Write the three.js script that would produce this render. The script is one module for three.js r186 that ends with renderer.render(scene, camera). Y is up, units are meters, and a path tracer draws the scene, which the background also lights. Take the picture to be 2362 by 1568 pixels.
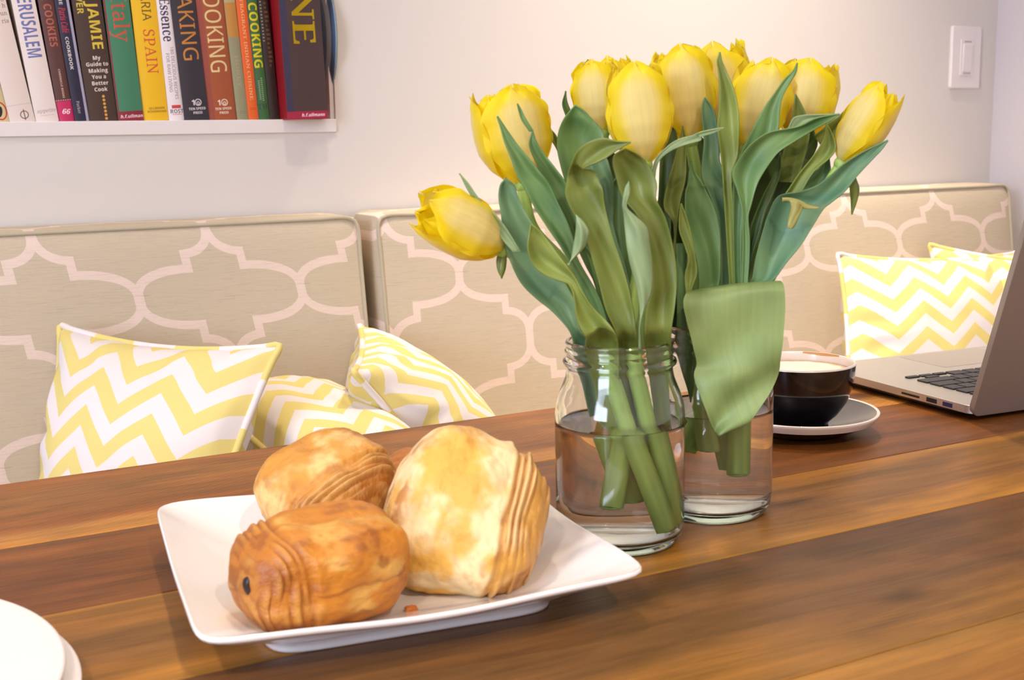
import * as THREE from 'three';
import { RoundedBoxGeometry } from 'three/addons/geometries/RoundedBoxGeometry.js';
import { mergeGeometries, mergeVertices, toCreasedNormals } from 'three/addons/utils/BufferGeometryUtils.js';
import { ImprovedNoise } from 'three/addons/math/ImprovedNoise.js';
import { RectAreaLightUniformsLib } from 'three/addons/lights/RectAreaLightUniformsLib.js';

// ---------------------------------------------------------------- camera, sky, lights, exposure
const scene = new THREE.Scene();
const W = 2362, H = 1568, FOCAL = 2783.15;
const camera = new THREE.PerspectiveCamera(2 * Math.atan(H / 2 / FOCAL) * 180 / Math.PI, W / H, 0.05, 60);
{
  const yaw = 28.167 * Math.PI / 180, pitch = 9.57 * Math.PI / 180, roll = 0.99 * Math.PI / 180;
  camera.rotation.order = 'YXZ';
  camera.rotation.set(-pitch, -yaw, -roll);
  camera.position.set(0, 1.03, 1.72);
  camera.focus = 1.12;
  camera.userData.fStop = 15;
}
const renderer = new THREE.WebGLRenderer({ antialias: true });
renderer.toneMapping = THREE.LinearToneMapping;
renderer.toneMappingExposure = 1.36;
renderer.shadowMap.enabled = true;
renderer.shadowMap.type = THREE.PCFSoftShadowMap;
scene.background = new THREE.Color(0.55, 0.7, 1.0);
RectAreaLightUniformsLib.init();

const WARM = new THREE.Color(1.0, 0.86, 0.70), COOL = new THREE.Color(0.66, 0.76, 1.0);
const LAMP_POWER = 7.0, WINDOW_POWER = 8.0;
// daylight through the blind of the window in the left wall
const WINDOW = { x: -2.6, y: 1.55, z: 2.35, w: 1.5, h: 1.3 };
{
  const l = new THREE.RectAreaLight(COOL, WINDOW_POWER, WINDOW.w, WINDOW.h);
  l.name = 'window_daylight';
  l.position.set(WINDOW.x + 0.03, WINDOW.y, WINDOW.z);
  l.lookAt(WINDOW.x + 2, WINDOW.y, WINDOW.z);
  scene.add(l);
}
// ceiling downlights: [x, z, share of the power, half angle of the beam]
const DOWNLIGHTS = [[1.30, 0.31, 2.0, 0.56], [0.45, 0.62, 0.36, 1.05], [-0.85, 1.3, 0.35, 1.15], [-0.9, 2.5, 1.2, 1.15], [0.2, 2.9, 2.2, 1.2]];

// ---------------------------------------------------------------- helpers
const V = (x, y, z) => new THREE.Vector3(x, y, z);
const noise3 = new ImprovedNoise();
const N = (x, y, z = 0) => noise3.noise(x, y, z);
function fbm(x, y, z = 0, oct = 4) { let s = 0, a = 0.5; for (let i = 0; i < oct; i++) { s += a * N(x, y, z + i * 7.3); x *= 2.03; y *= 2.03; z *= 2.03; a *= 0.5; } return s; }
function rng(seed) { let s = seed >>> 0; return () => { s = (s + 0x6d2b79f5) | 0; let t = Math.imul(s ^ (s >>> 15), 1 | s); t = (t + Math.imul(t ^ (t >>> 7), 61 | t)) ^ t; return ((t ^ (t >>> 14)) >>> 0) / 4294967296; }; }
const clamp = THREE.MathUtils.clamp, lerp = THREE.MathUtils.lerp, sstep = THREE.MathUtils.smoothstep;
const used = new Map();
function numbered(name) { const n = used.get(name) ?? 0; used.set(name, n + 1); return n ? name + '_' + String(n).padStart(3, '0') : name; }
function tag(o, label, category, group) { o.userData.label = label; o.userData.category = category; if (group) o.userData.group = group; return o; }
function thing(name, label, category, pos = [0, 0, 0], turn = 0, group) {
  const o = new THREE.Group(); o.name = numbered(name); o.position.set(...pos); o.rotation.y = turn; scene.add(o); return tag(o, label, category, group);
}
function part(name, geo, mat, parent, label) { const m = new THREE.Mesh(geo, mat); m.name = name; parent.add(m); if (label) m.userData.label = label; return m; }
function solo(name, geo, mat, label, category, pos, group) { const m = new THREE.Mesh(geo, mat); m.name = numbered(name); if (pos) m.position.set(...pos); scene.add(m); return tag(m, label, category, group); }
function struct(name, geo, mat, pos = [0, 0, 0]) { const m = new THREE.Mesh(geo, mat); m.name = name; m.position.set(...pos); m.userData.kind = 'structure'; scene.add(m); return m; }
const std = (color, roughness = 0.6, extra = {}) => new THREE.MeshPhysicalMaterial({ color, roughness, ...extra });
const box = (w, h, d, x = 0, y = 0, z = 0) => new THREE.BoxGeometry(w, h, d).translate(x, y, z);
const rbox = (w, h, d, r, x = 0, y = 0, z = 0, seg = 3) => new RoundedBoxGeometry(w, h, d, seg, r).translate(x, y, z);
const lathe = (pts, seg = 72) => new THREE.LatheGeometry(pts.map(([r, y]) => new THREE.Vector2(r, y)), seg);
const clean = (gs) => mergeGeometries(gs.map((g) => { const q = g.index ? g.toNonIndexed() : g; for (const k of Object.keys(q.attributes)) if (!['position', 'normal', 'uv'].includes(k)) q.deleteAttribute(k); return q; }));
function roundRect(x0, y0, x1, y1, r) {
  const s = new THREE.Shape(); s.moveTo(x0 + r, y0); s.lineTo(x1 - r, y0); s.absarc(x1 - r, y0 + r, r, -Math.PI / 2, 0); s.lineTo(x1, y1 - r); s.absarc(x1 - r, y1 - r, r, 0, Math.PI / 2);
  s.lineTo(x0 + r, y1); s.absarc(x0 + r, y1 - r, r, Math.PI / 2, Math.PI); s.lineTo(x0, y0 + r); s.absarc(x0 + r, y0 + r, r, Math.PI, 1.5 * Math.PI); return s;
}
function canvasTex(w, h, draw, srgb = true) {
  const c = document.createElement('canvas'); c.width = w; c.height = h; draw(c.getContext('2d'), w, h);
  const t = new THREE.CanvasTexture(c); if (srgb) t.colorSpace = THREE.SRGBColorSpace; t.wrapS = t.wrapT = THREE.RepeatWrapping; t.magFilter = THREE.LinearFilter; return t;
}
function dataTex(w, h, f, srgb = true) {
  const d = new Uint8Array(w * h * 4);
  for (let j = 0; j < h; j++) for (let i = 0; i < w; i++) { const c = f(i / w, j / h, i, j), o = (j * w + i) * 4; d[o] = clamp(c[0], 0, 255); d[o + 1] = clamp(c[1], 0, 255); d[o + 2] = clamp(c[2], 0, 255); d[o + 3] = 255; }
  const t = new THREE.DataTexture(d, w, h); t.colorSpace = srgb ? THREE.SRGBColorSpace : THREE.NoColorSpace; t.wrapS = t.wrapT = THREE.RepeatWrapping; t.magFilter = THREE.LinearFilter; t.needsUpdate = true; return t;
}
// a parametric grid: f(u, v) -> Vector3, u and v from 0 to 1
function grid(nu, nv, f, closedU = false) {
  const pos = [], uv = [], idx = [];
  for (let j = 0; j <= nv; j++) for (let i = 0; i <= nu; i++) { const p = f(i / nu, j / nv); pos.push(p.x, p.y, p.z); uv.push(i / nu, j / nv); }
  for (let j = 0; j < nv; j++) for (let i = 0; i < nu; i++) { const a = j * (nu + 1) + i, b = a + 1, c = a + nu + 1, d = c + 1; idx.push(a, b, d, a, d, c); }
  const g = new THREE.BufferGeometry();
  g.setAttribute('position', new THREE.Float32BufferAttribute(pos, 3)); g.setAttribute('uv', new THREE.Float32BufferAttribute(uv, 2)); g.setIndex(idx); g.computeVertexNormals();
  if (closedU) { const n = g.attributes.normal; for (let j = 0; j <= nv; j++) { const a = j * (nu + 1), b = a + nu; const x = V(n.getX(a) + n.getX(b), n.getY(a) + n.getY(b), n.getZ(a) + n.getZ(b)).normalize(); n.setXYZ(a, x.x, x.y, x.z); n.setXYZ(b, x.x, x.y, x.z); } }
  return g;
}

// ---------------------------------------------------------------- the room
const wallMat = std('#e2dbd3', 0.8, { specularIntensity: 0.25 });
const rightMat = std('#dcd6d8', 0.8, { specularIntensity: 0.25 });
const ROOM = { x0: -2.6, x1: 2.03, z1: 4.3, h: 2.55 };
const NICHE = { x0: -0.95, x1: 0.632, y0: 1.0407, y1: 1.41, d: 0.25 };
{
  const s = new THREE.Shape(); s.moveTo(ROOM.x0 - 0.15, 0); s.lineTo(ROOM.x1 + 0.15, 0); s.lineTo(ROOM.x1 + 0.15, ROOM.h); s.lineTo(ROOM.x0 - 0.15, ROOM.h); s.closePath();
  const hole = new THREE.Path(); hole.moveTo(NICHE.x0, NICHE.y0); hole.lineTo(NICHE.x0, NICHE.y1); hole.lineTo(NICHE.x1, NICHE.y1); hole.lineTo(NICHE.x1, NICHE.y0); hole.closePath(); s.holes.push(hole);
  const wall = struct('wall_back', new THREE.ExtrudeGeometry(s, { depth: 0.3, bevelEnabled: false }).translate(0, 0, -0.3), wallMat);
  wall.userData.label = 'white plaster wall behind the bench';
  struct('wall_right', box(0.15, ROOM.h, ROOM.z1 + 0.3, ROOM.x1 + 0.075, ROOM.h / 2, ROOM.z1 / 2), rightMat);
  struct('wall_front', box(ROOM.x1 - ROOM.x0 + 0.3, ROOM.h, 0.15, (ROOM.x0 + ROOM.x1) / 2, ROOM.h / 2, ROOM.z1 + 0.075), wallMat);
  const sl = new THREE.Shape(); sl.moveTo(0, 0); sl.lineTo(-ROOM.z1, 0); sl.lineTo(-ROOM.z1, ROOM.h); sl.lineTo(0, ROOM.h); sl.closePath();
  const wh = new THREE.Path(), z0 = -(WINDOW.z - WINDOW.w / 2), z1 = -(WINDOW.z + WINDOW.w / 2), y0 = WINDOW.y - WINDOW.h / 2, y1 = WINDOW.y + WINDOW.h / 2;
  wh.moveTo(z0, y0); wh.lineTo(z0, y1); wh.lineTo(z1, y1); wh.lineTo(z1, y0); wh.closePath(); sl.holes.push(wh);
  struct('wall_left', new THREE.ExtrudeGeometry(sl, { depth: 0.15, bevelEnabled: false }).rotateY(Math.PI / 2).translate(ROOM.x0 - 0.15, 0, 0), wallMat);
  struct('floor', box(ROOM.x1 - ROOM.x0 + 0.3, 0.1, ROOM.z1 + 0.3, (ROOM.x0 + ROOM.x1) / 2, -0.05, ROOM.z1 / 2), std('#9c8e80', 0.5));
  struct('ceiling', box(ROOM.x1 - ROOM.x0 + 0.3, 0.1, ROOM.z1 + 0.6, (ROOM.x0 + ROOM.x1) / 2, ROOM.h + 0.05, ROOM.z1 / 2 - 0.15), std('#e6e2de', 0.8));
  // window: frame, and the lit roller blind behind its glass
  const win = new THREE.Group(); win.name = 'window_1'; win.userData.kind = 'structure'; win.position.set(WINDOW.x - 0.05, WINDOW.y, WINDOW.z); scene.add(win);
  const fr = std('#eeeae6', 0.5), f = 0.06;
  part('window_frame', clean([box(0.06, f, WINDOW.w, 0, WINDOW.h / 2 - f / 2, 0), box(0.06, f, WINDOW.w, 0, -WINDOW.h / 2 + f / 2, 0), box(0.06, WINDOW.h - 2 * f, f, 0, 0, WINDOW.w / 2 - f / 2), box(0.06, WINDOW.h - 2 * f, f, 0, 0, -WINDOW.w / 2 + f / 2), box(0.05, WINDOW.h - 2 * f, 0.04)]), fr, win);
  part('window_blind', box(0.01, WINDOW.h - 0.02, WINDOW.w - 0.02, -0.05, 0, 0), std('#dfe6f2', 0.9, { emissive: COOL, emissiveIntensity: 4.0 }), win);
}
// recessed bookshelf lining in the wall
const shelfWhite = std('#ece4df', 0.42);
{
  const { x0, x1, y0, y1, d } = NICHE, w = x1 - x0, n = thing('wall_bookshelf', 'white bookshelf recessed in the wall, holding the row of cookbooks', 'shelf', [x0, y0, 0]);
  part('bottom_board', rbox(w - 0.002, 0.0193, d + 0.004, 0.0012, w / 2, 0.0097, -d / 2 + 0.002), shelfWhite, n);
  part('side_panel', box(0.006, y1 - y0 - 0.0393, d - 0.004, w - 0.004, (y1 - y0) / 2, -d / 2 - 0.002), shelfWhite, n);
  part('side_panel', box(0.006, y1 - y0 - 0.0393, d - 0.004, 0.004, (y1 - y0) / 2, -d / 2 - 0.002), shelfWhite, n);
  part('top_board', box(w - 0.002, 0.0193, d - 0.004, w / 2, y1 - y0 - 0.0105, -d / 2 - 0.002), shelfWhite, n);
  part('back_panel', box(w - 0.014, y1 - y0 - 0.0395, 0.008, w / 2, (y1 - y0) / 2, -d + 0.006), shelfWhite, n);
}
// ceiling downlights
for (const [i, [x, z, share, beam]] of DOWNLIGHTS.entries()) {
  const where = ['washing the back wall between bookshelf and corner', 'nearest the bookshelf', 'beside the left end of the table', 'nearest the window', 'farthest behind the table'][i];
  const t = thing('ceiling_downlight', 'round white ceiling downlight ' + where, 'downlight', [x, ROOM.h, z], 0, 'ceiling downlights');
  part('trim_ring', lathe([[0.042, -0.001], [0.042, -0.01], [0.06, -0.008], [0.064, -0.003], [0.064, -0.0005]], 40), std('#f2eee8', 0.5), t);
  part('lens', lathe([[0, -0.006], [0.041, -0.006], [0.041, -0.001]], 32), std('#fff6e4', 0.5, { emissive: WARM, emissiveIntensity: 9, side: THREE.DoubleSide }), t);
  const l = new THREE.SpotLight(WARM, LAMP_POWER * share, 0, beam, 0.75, 2);
  l.name = 'downlight_beam'; l.position.set(0, -0.012, 0); l.target.position.set(0, -2, 0); l.shadow.radius = 2.0; l.shadow.bias = -0.0005; l.castShadow = true;
  t.add(l, l.target);
}
// rocker light switch
{
  const s = thing('light_switch', 'white rectangular rocker light switch on the wall at the right', 'light switch', [1.9418, 1.1678, 0]);
  const pl = std('#efe6e4', 0.35);
  const g = new THREE.ExtrudeGeometry(roundRect(-0.0385, -0.0575, 0.0385, 0.0575, 0.003), { depth: 0.002, bevelEnabled: true, bevelThickness: 0.004, bevelSize: 0.0022, bevelSegments: 3 });
  part('cover_plate', g, pl, s);
  const rim = new THREE.ExtrudeGeometry(roundRect(-0.0175, -0.0345, 0.0175, 0.0345, 0.0015), { depth: 0.0012, bevelEnabled: true, bevelThickness: 0.0006, bevelSize: 0.0004, bevelSegments: 2 }).translate(0, 0, 0.0061);
  part('rocker_frame', rim, pl, s);
  part('rocker', rbox(0.026, 0.054, 0.006, 0.002, 0, -0.001, 0.0065).rotateX(0.03), pl, s);
  part('slot', rbox(0.02, 0.0028, 0.0012, 0.0005, 0, 0.0302, 0.0079), std('#b9aeac', 0.5), s);
  part('slot', rbox(0.02, 0.0028, 0.0012, 0.0005, 0, -0.0305, 0.0079), std('#b9aeac', 0.5), s);
}
// ---------------------------------------------------------------- table of wide planks
function planarUV(g, f) { const p = g.attributes.position, uv = new Float32Array(p.count * 2); for (let i = 0; i < p.count; i++) { const [a, b] = f(p.getX(i), p.getY(i), p.getZ(i)); uv[2 * i] = a; uv[2 * i + 1] = b; } g.setAttribute('uv', new THREE.BufferAttribute(uv, 2)); return g; }
const TABLE = { x0: -0.9, x1: 1.66, y: 0.75, t: 0.036 };
// colour stops run from the back edge of a plank (0) to its front edge (1)
function woodMaps(seed, stops, saw) {
  const w = 2048, h = 256, height = new Uint8Array(w * h), R = rng(seed), knots = [];
  for (let i = 0; i < 3; i++) knots.push([R() * 1.9, 0.2 + 0.6 * R(), 0.008 + 0.012 * R()]);
  const cols = stops.map(([a, c]) => [a, new THREE.Color(c)]).map(([a, c]) => { const s = c.clone().convertLinearToSRGB(); return [a, s.r * 255, s.g * 255, s.b * 255]; });
  const map = dataTex(w, h, (u, v, i, j) => {
    const x = u * 1.9, y = v * 0.17;
    let warp = 0.012 * fbm(x * 2.1, y * 5, seed, 3) + 0.004 * N(x * 9, y * 14, seed + 2);
    let dark = 0;
    for (const [kx, kv, kr] of knots) { const dx = (x - kx) / 2.6, dy = y - kv * 0.17, r = Math.hypot(dx, dy) / kr; warp += 0.006 * Math.exp(-r * r) * Math.sign(dy); dark += 0.35 * Math.exp(-r * r * 2.2); }
    const t = clamp(v + warp * 2.4, 0, 1);
    let k = 0; while (k < cols.length - 2 && t > cols[k + 1][0]) k++;
    const a = cols[k], b = cols[k + 1], m = clamp((t - a[0]) / (b[0] - a[0]), 0, 1);
    const yy = y + warp;
    const rings = 0.5 + 0.5 * Math.sin(yy * 620 + 5 * fbm(x * 1.3, yy * 18, seed + 5, 3));
    const grain = fbm(x * 11, yy * 420, seed + 9, 3), broad = fbm(x * 2.3, yy * 34, seed + 4, 4), fine = N(x * 60, yy * 1300, seed);
    const pores = Math.max(0, N(x * 26, yy * 900, seed + 17) - 0.42) * 1.6;
    const mott = fbm(x * 12, yy * 52, seed + 21, 4);
    let s = 1 + 0.10 * grain + 0.26 * broad + 0.30 * mott + 0.03 * fine - 0.03 * rings - 0.25 * pores - dark;
    if (saw) s *= 1 - 0.10 * sstep(Math.sin((x + y * 1.9 + 0.004 * N(x * 6, y * 30, 1)) * 520 + 3 * N(x * 5, y * 9, 8)), 0.2, 1) * (0.35 + 0.65 * sstep(N(x * 3, y * 10, 6), -0.3, 0.4));
    height[j * w + i] = clamp(128 + 120 * grain - 110 * pores + 30 * fine, 0, 255);
    const red = 1 + 0.06 * broad;
    return [lerp(a[1], b[1], m) * s * red, lerp(a[2], b[2], m) * s, lerp(a[3], b[3], m) * s * (2 - red)];
  });
  const bump = dataTex(w / 2, h, (u, v, i, j) => { const a = height[j * w + i * 2]; return [a, a, a]; }, false);
  return { map, bump };
}
{
  const t = thing('dining_table', 'brown table of wide varnished wood planks in front of the bench', 'table');
  const tones = [
    [[0, '#8f5623'], [0.3, '#9a642d'], [0.78, '#8a5220'], [0.85, '#b07837'], [1, '#c18136']],
    [[0, '#7c4c21'], [0.12, '#824d1f'], [0.5, '#6f401a'], [1, '#794922']],
    [[0, '#ae782e'], [0.07, '#996628'], [0.25, '#895d2a'], [0.64, '#82592c'], [0.74, '#a46d2b'], [1, '#ad782e']],
    [[0, '#654222'], [0.25, '#714d28'], [0.6, '#734f2a'], [0.8, '#8c5f2a'], [1, '#97672a']],
    [[0, '#9a6d2e'], [0.3, '#906126'], [0.7, '#895924'], [1, '#7c4f22']],
  ];
  const cuts = [0.654, 0.8305, 0.9752, 1.106, 1.268, 1.43];
  for (let i = 0; i < 5; i++) {
    const z0 = cuts[i], z1 = cuts[i + 1], w = z1 - z0 - 0.0008, { map, bump } = woodMaps(11 + i * 7, tones[i], i === 0);
    const m = std('#ffffff', 0.38, { map, bumpMap: bump, bumpScale: 0.0004, specularIntensity: 0.5 });
    const g = planarUV(rbox(TABLE.x1 - TABLE.x0, TABLE.t, w, 0.0014, (TABLE.x0 + TABLE.x1) / 2, TABLE.y - TABLE.t / 2, (z0 + z1) / 2), (x, y, z) => [(x + 0.2 + (TABLE.y - y) * 0.3) / 1.9, (z - z0) / (z1 - z0)]);
    part('plank', g, m, t);
  }
  const legM = std('#5f3d22', 0.5);
  const cz = (cuts[0] + cuts[5]) / 2;
  part('apron', clean([box(2.3, 0.09, 0.022, 0.38, 0.669, cuts[0] + 0.09), box(2.3, 0.09, 0.022, 0.38, 0.669, cuts[5] - 0.09)]), legM, t);
  for (const [x, z] of [[-0.78, cuts[0] + 0.1], [1.54, cuts[0] + 0.1], [-0.78, cuts[5] - 0.1], [1.54, cuts[5] - 0.1]]) part('leg', rbox(0.08, 0.714, 0.08, 0.004, x, 0.357, z), legM, t);
}
// ---------------------------------------------------------------- bench, back cushions, seat
const P = 0.2175, RV = 0.098;
const trellis = canvasTex(654, 589, (c, w, h) => {
  const sx = w / P, sy = h / (2 * RV), R = rng(5);
  c.fillStyle = '#cdbda4'; c.fillRect(0, 0, w, h);
  c.strokeStyle = '#ead4c6'; c.lineWidth = 0.0112 * sx; c.lineJoin = 'miter'; c.miterLimit = 6;
  const line = (ox, oy, dir, up) => {           // from one pinch to the next, half a repeat across and one row down
    const X = (a) => (ox + dir * a) * sx, Y = (b) => (oy + up * b) * sy;
    c.beginPath(); c.moveTo(X(0.0008), Y(-0.004)); c.lineTo(X(0.0008), Y(0.012)); c.bezierCurveTo(X(0.002), Y(0.028), X(0.014), Y(0.040), X(0.037), Y(0.042)); c.lineTo(X(0.037), Y(0.061));
    c.bezierCurveTo(X(0.068), Y(0.0605), X(P / 2 - 0.004), Y(0.068), X(P / 2 - 0.0008), Y(0.09)); c.lineTo(X(P / 2 - 0.0008), Y(RV + 0.004)); c.stroke();
  };
  for (let i = -1; i <= 2; i++) for (let j = -1; j <= 2; j++) for (const dir of [1, -1]) for (const up of [1, -1]) line(i * P, j * 2 * RV, dir, up);
  for (let i = 0; i < 2600; i++) {               // linen slubs along the weft
    const y = R() * h, x = R() * w, l = 8 + R() * 70, a = 0.03 + 0.09 * R(); c.strokeStyle = R() < 0.5 ? `rgba(255,246,232,${a})` : `rgba(96,92,74,${a})`; c.lineWidth = 0.6 + R();
    for (const dx of [0, -w]) { c.beginPath(); c.moveTo(x + dx, y); c.lineTo(x + dx + l, y + R() - 0.5); c.stroke(); }
  }
  for (let i = 0; i < 900; i++) { c.strokeStyle = `rgba(110,104,86,${0.02 + 0.04 * R()})`; c.lineWidth = 0.7; const x = R() * w, y = R() * h; c.beginPath(); c.moveTo(x, y); c.lineTo(x, y + 10 + 30 * R()); c.stroke(); }
});
const fabric = std('#ffffff', 0.92, { map: trellis, specularIntensity: 0.2 });
const pipingMat = std('#bfb49b', 0.9, { specularIntensity: 0.3 });
const bench = thing('bench', 'built-in bench with an upholstered seat along the wall', 'bench', [0, 0, 0]);
{
  const white = std('#e8e2dd', 0.5);
  part('base', box(2.9, 0.385, 0.5, 0.575, 0.1925, 0.26), white, bench);
  part('seat_cushion', planarUV(rbox(2.9, 0.1, 0.5, 0.02, 0.575, 0.436, 0.262), (x, y, z) => [x / P, z / (2 * RV)]), fabric, bench);
}
const LEAN = 8 * Math.PI / 180;
function tubeLoop(pts, r, seg = 240, rad = 8) { return new THREE.TubeGeometry(new THREE.CatmullRomCurve3(pts, true, 'centripetal'), seg, r, rad, true); }
function backCushion(x0, x1, phase, skew, label, sideSag = 0) {
  const w = x1 - x0, h = 0.437, d = 0.105, t = thing('back_cushion', label, 'cushion', [(x0 + x1) / 2, 0.488, 0.1713], 0, undefined);
  const g = new THREE.BoxGeometry(w, h, d, 26, 20, 6), p = g.attributes.position, r = 0.016;
  for (let i = 0; i < p.count; i++) {              // rounded box, slightly stuffed
    const v = V(p.getX(i), p.getY(i), p.getZ(i)), q = V(clamp(v.x, -w / 2 + r, w / 2 - r), clamp(v.y, -h / 2 + r, h / 2 - r), clamp(v.z, -d / 2 + r, d / 2 - r)), e = v.clone().sub(q);
    if (e.lengthSq() > 0) v.copy(q.add(e.setLength(r)));
    const bx = 1 - Math.pow(Math.abs(2 * v.x / w), 4), by = 1 - Math.pow(Math.abs(2 * v.y / h), 4);
    v.z += Math.sign(v.z) * 0.006 * bx * by; v.x += Math.sign(v.x) * 0.004 * by * (Math.abs(v.x) > w * 0.48 ? 1 : 0);
    p.setXYZ(i, v.x, v.y + h / 2, v.z - d / 2 - Math.tan(LEAN) * (v.y + h / 2));
  }
  g.computeVertexNormals();
  const cx = (x0 + x1) / 2;
  planarUV(g, (x, y, z) => [(cx + x - phase + skew * (y - 0.341)) / P + 0.5, 0.5 + ((y - 0.341) + (y > h - 0.004 ? -z - Math.tan(LEAN) * h : 0)) / (2 * RV)]);
  part('fabric_cover', g, fabric, t);
  const loop = (z) => { const pts = [], a = w / 2 - 0.004, b0 = 0.004, b1 = h - 0.004, c = 0.014; for (let k = 0; k <= 14; k++) pts.push(V(lerp(-a + c, a - c, k / 14), b1, z)); pts.push(V(a - c * 0.3, b1 - c * 0.3, z)); for (let k = 0; k <= 10; k++) pts.push(V(a, lerp(b1 - c, b0 + c, k / 10), z)); pts.push(V(a - c * 0.3, b0 + c * 0.3, z)); for (let k = 0; k <= 14; k++) pts.push(V(lerp(a - c, -a + c, k / 14), b0, z)); pts.push(V(-a + c * 0.3, b0 + c * 0.3, z)); for (let k = 0; k <= 10; k++) pts.push(V(-a, lerp(b0 + c, b1 - c, k / 10), z)); pts.push(V(-a + c * 0.3, b1 - c * 0.3, z)); return pts; };
  for (const z of [-0.003, -d + 0.003]) part('piping', tubeLoop(loop(z).map((q) => V(q.x, q.y, q.z - Math.tan(LEAN) * q.y)), 0.0027), pipingMat, t);
}
backCushion(-0.035, 0.622, 0.3072, 0.16, 'sage trellis-patterned back cushion at the left, under the bookshelf');
backCushion(0.645, 1.298, 0.7664, 0.0, 'sage trellis-patterned back cushion behind the tulips');
backCushion(1.31, 1.960, 1.6517, 0.14, 'sage trellis-patterned back cushion at the right end, under the light switch');

// ---------------------------------------------------------------- chevron throw pillows
const chevron = canvasTex(512, 256, (c, w, h) => {
  c.fillStyle = '#e6dddb'; c.fillRect(0, 0, w, h); c.fillStyle = '#e2d082';
  const A = 0.90 * h, T = 0.5 * h;
  for (let k = -2; k <= 2; k++) { const y = k * h; c.beginPath(); c.moveTo(-2, y + A); c.lineTo(w / 2, y); c.lineTo(w + 2, y + A); c.lineTo(w + 2, y + A + T); c.lineTo(w / 2, y + T); c.lineTo(-2, y + A + T); c.closePath(); c.fill(); }
});
const cotton = std('#ffffff', 0.9, { map: chevron, specularIntensity: 0.2 });
const pillowGroup = 'chevron throw pillows on the bench';
// corners: bottom-left, bottom-right, top-right, top-left of the face that is seen
function pillow(label, [bl, br, tr, tl], thick, { periods = 3.3, rows = 6.9, shift = 0, bow = 0.06, turn = false, sharp = 0.5, wr = 1 }) {
  const C4 = [bl, br, tr, tl].map((a) => V(...a)), base = C4[0].clone().add(C4[1]).multiplyScalar(0.5);
  const o = thing('throw_pillow', label, 'pillow', base.toArray(), 0, pillowGroup);
  const nrm = C4[1].clone().sub(C4[0]).cross(C4[3].clone().sub(C4[0])).normalize();
  const at = (s, t) => { const k = bow, ss = s * (1 - k * (1 - t * t)), tt = t * (1 - k * (1 - s * s)), a = (ss + 1) / 2, b = (tt + 1) / 2; return C4[0].clone().multiplyScalar((1 - a) * (1 - b)).addScaledVector(C4[1], a * (1 - b)).addScaledVector(C4[2], a * b).addScaledVector(C4[3], (1 - a) * b).sub(base); };
  const side = (sg) => { const n = 40, g = grid(n, n, (u, v) => {
    const s = sg * (2 * u - 1), t = 2 * v - 1, q = at(s, t), e = Math.pow(Math.max(0, (1 - s * s) * (1 - t * t)), sharp);
    const ang = Math.atan2(t, s), rr = Math.max(Math.abs(s), Math.abs(t));
    const wrk = wr * 0.0035 * Math.sin(ang * 17 + 3 * N(s * 2, t * 2, 4)) * sstep(rr, 0.55, 0.92) * (1 - sstep(rr, 0.95, 1));
    return q.addScaledVector(nrm, sg * (thick / 2 * e + wrk + 0.004 * N(s * 3, t * 3, 1) * e));
  }); const uv = g.attributes.uv; for (let i = 0; i < uv.count; i++) { let a = uv.getX(i), b = uv.getY(i); if (sg < 0) a = 1 - a; uv.setXY(i, turn ? b * periods + shift : a * periods + shift, turn ? a * rows : b * rows); } return g; };
  part('cover', mergeGeometries([side(1), side(-1)]), cotton, o);
  const pts = [], m = 18; for (let k = 0; k < m; k++) pts.push(at(lerp(-1, 1, k / m), -1)); for (let k = 0; k < m; k++) pts.push(at(1, lerp(-1, 1, k / m))); for (let k = 0; k < m; k++) pts.push(at(lerp(1, -1, k / m), 1)); for (let k = 0; k < m; k++) pts.push(at(-1, lerp(1, -1, k / m)));
  const g = tubeLoop(pts, 0.0042, 260, 8), uv = g.attributes.uv; for (let i = 0; i < uv.count; i++) uv.setXY(i, 0.1, uv.getX(i) * 11);
  part('piping', g, cotton, o);
}
pillow('large chevron pillow standing at the left end of the bench', [[0.110, 0.505, 0.390], [0.212, 0.505, 0.600], [0.400, 0.803, 0.42], [0.2035, 0.810, 0.165]], 0.12, { periods: 3.05, shift: 0.35, bow: 0.085 });
pillow('chevron pillow lying nearly flat between two standing pillows', [[0.412, 0.640, 0.56], [0.576, 0.632, 0.56], [0.532, 0.690, 0.20], [0.361, 0.710, 0.23]], 0.12, { periods: 2.2, shift: 0.1, bow: 0.03, sharp: 0.3, wr: 0.3 });
pillow('chevron pillow tipped on its edge before the cushion gap', [[0.672, 0.525, 0.42], [0.812, 0.525, 0.215], [0.590, 0.777, 0.175], [0.487, 0.7635, 0.42]], 0.15, { turn: true, shift: 0.2, bow: 0.06 });
pillow('large chevron pillow behind the laptop keyboard', [[1.364, 0.510, 0.30], [1.81, 0.510, 0.30], [1.885, 0.802, 0.20], [1.446, 0.824, 0.19]], 0.14, { periods: 3.8, shift: 0.4, bow: 0.08 });
pillow('chevron pillow in the bench corner, mostly hidden by another pillow', [[1.70, 0.510, 0.22], [1.93, 0.510, 0.46], [1.93, 0.785, 0.33], [1.705, 0.823, 0.150]], 0.1, { shift: 0.15, wr: 0.5 });
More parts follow.
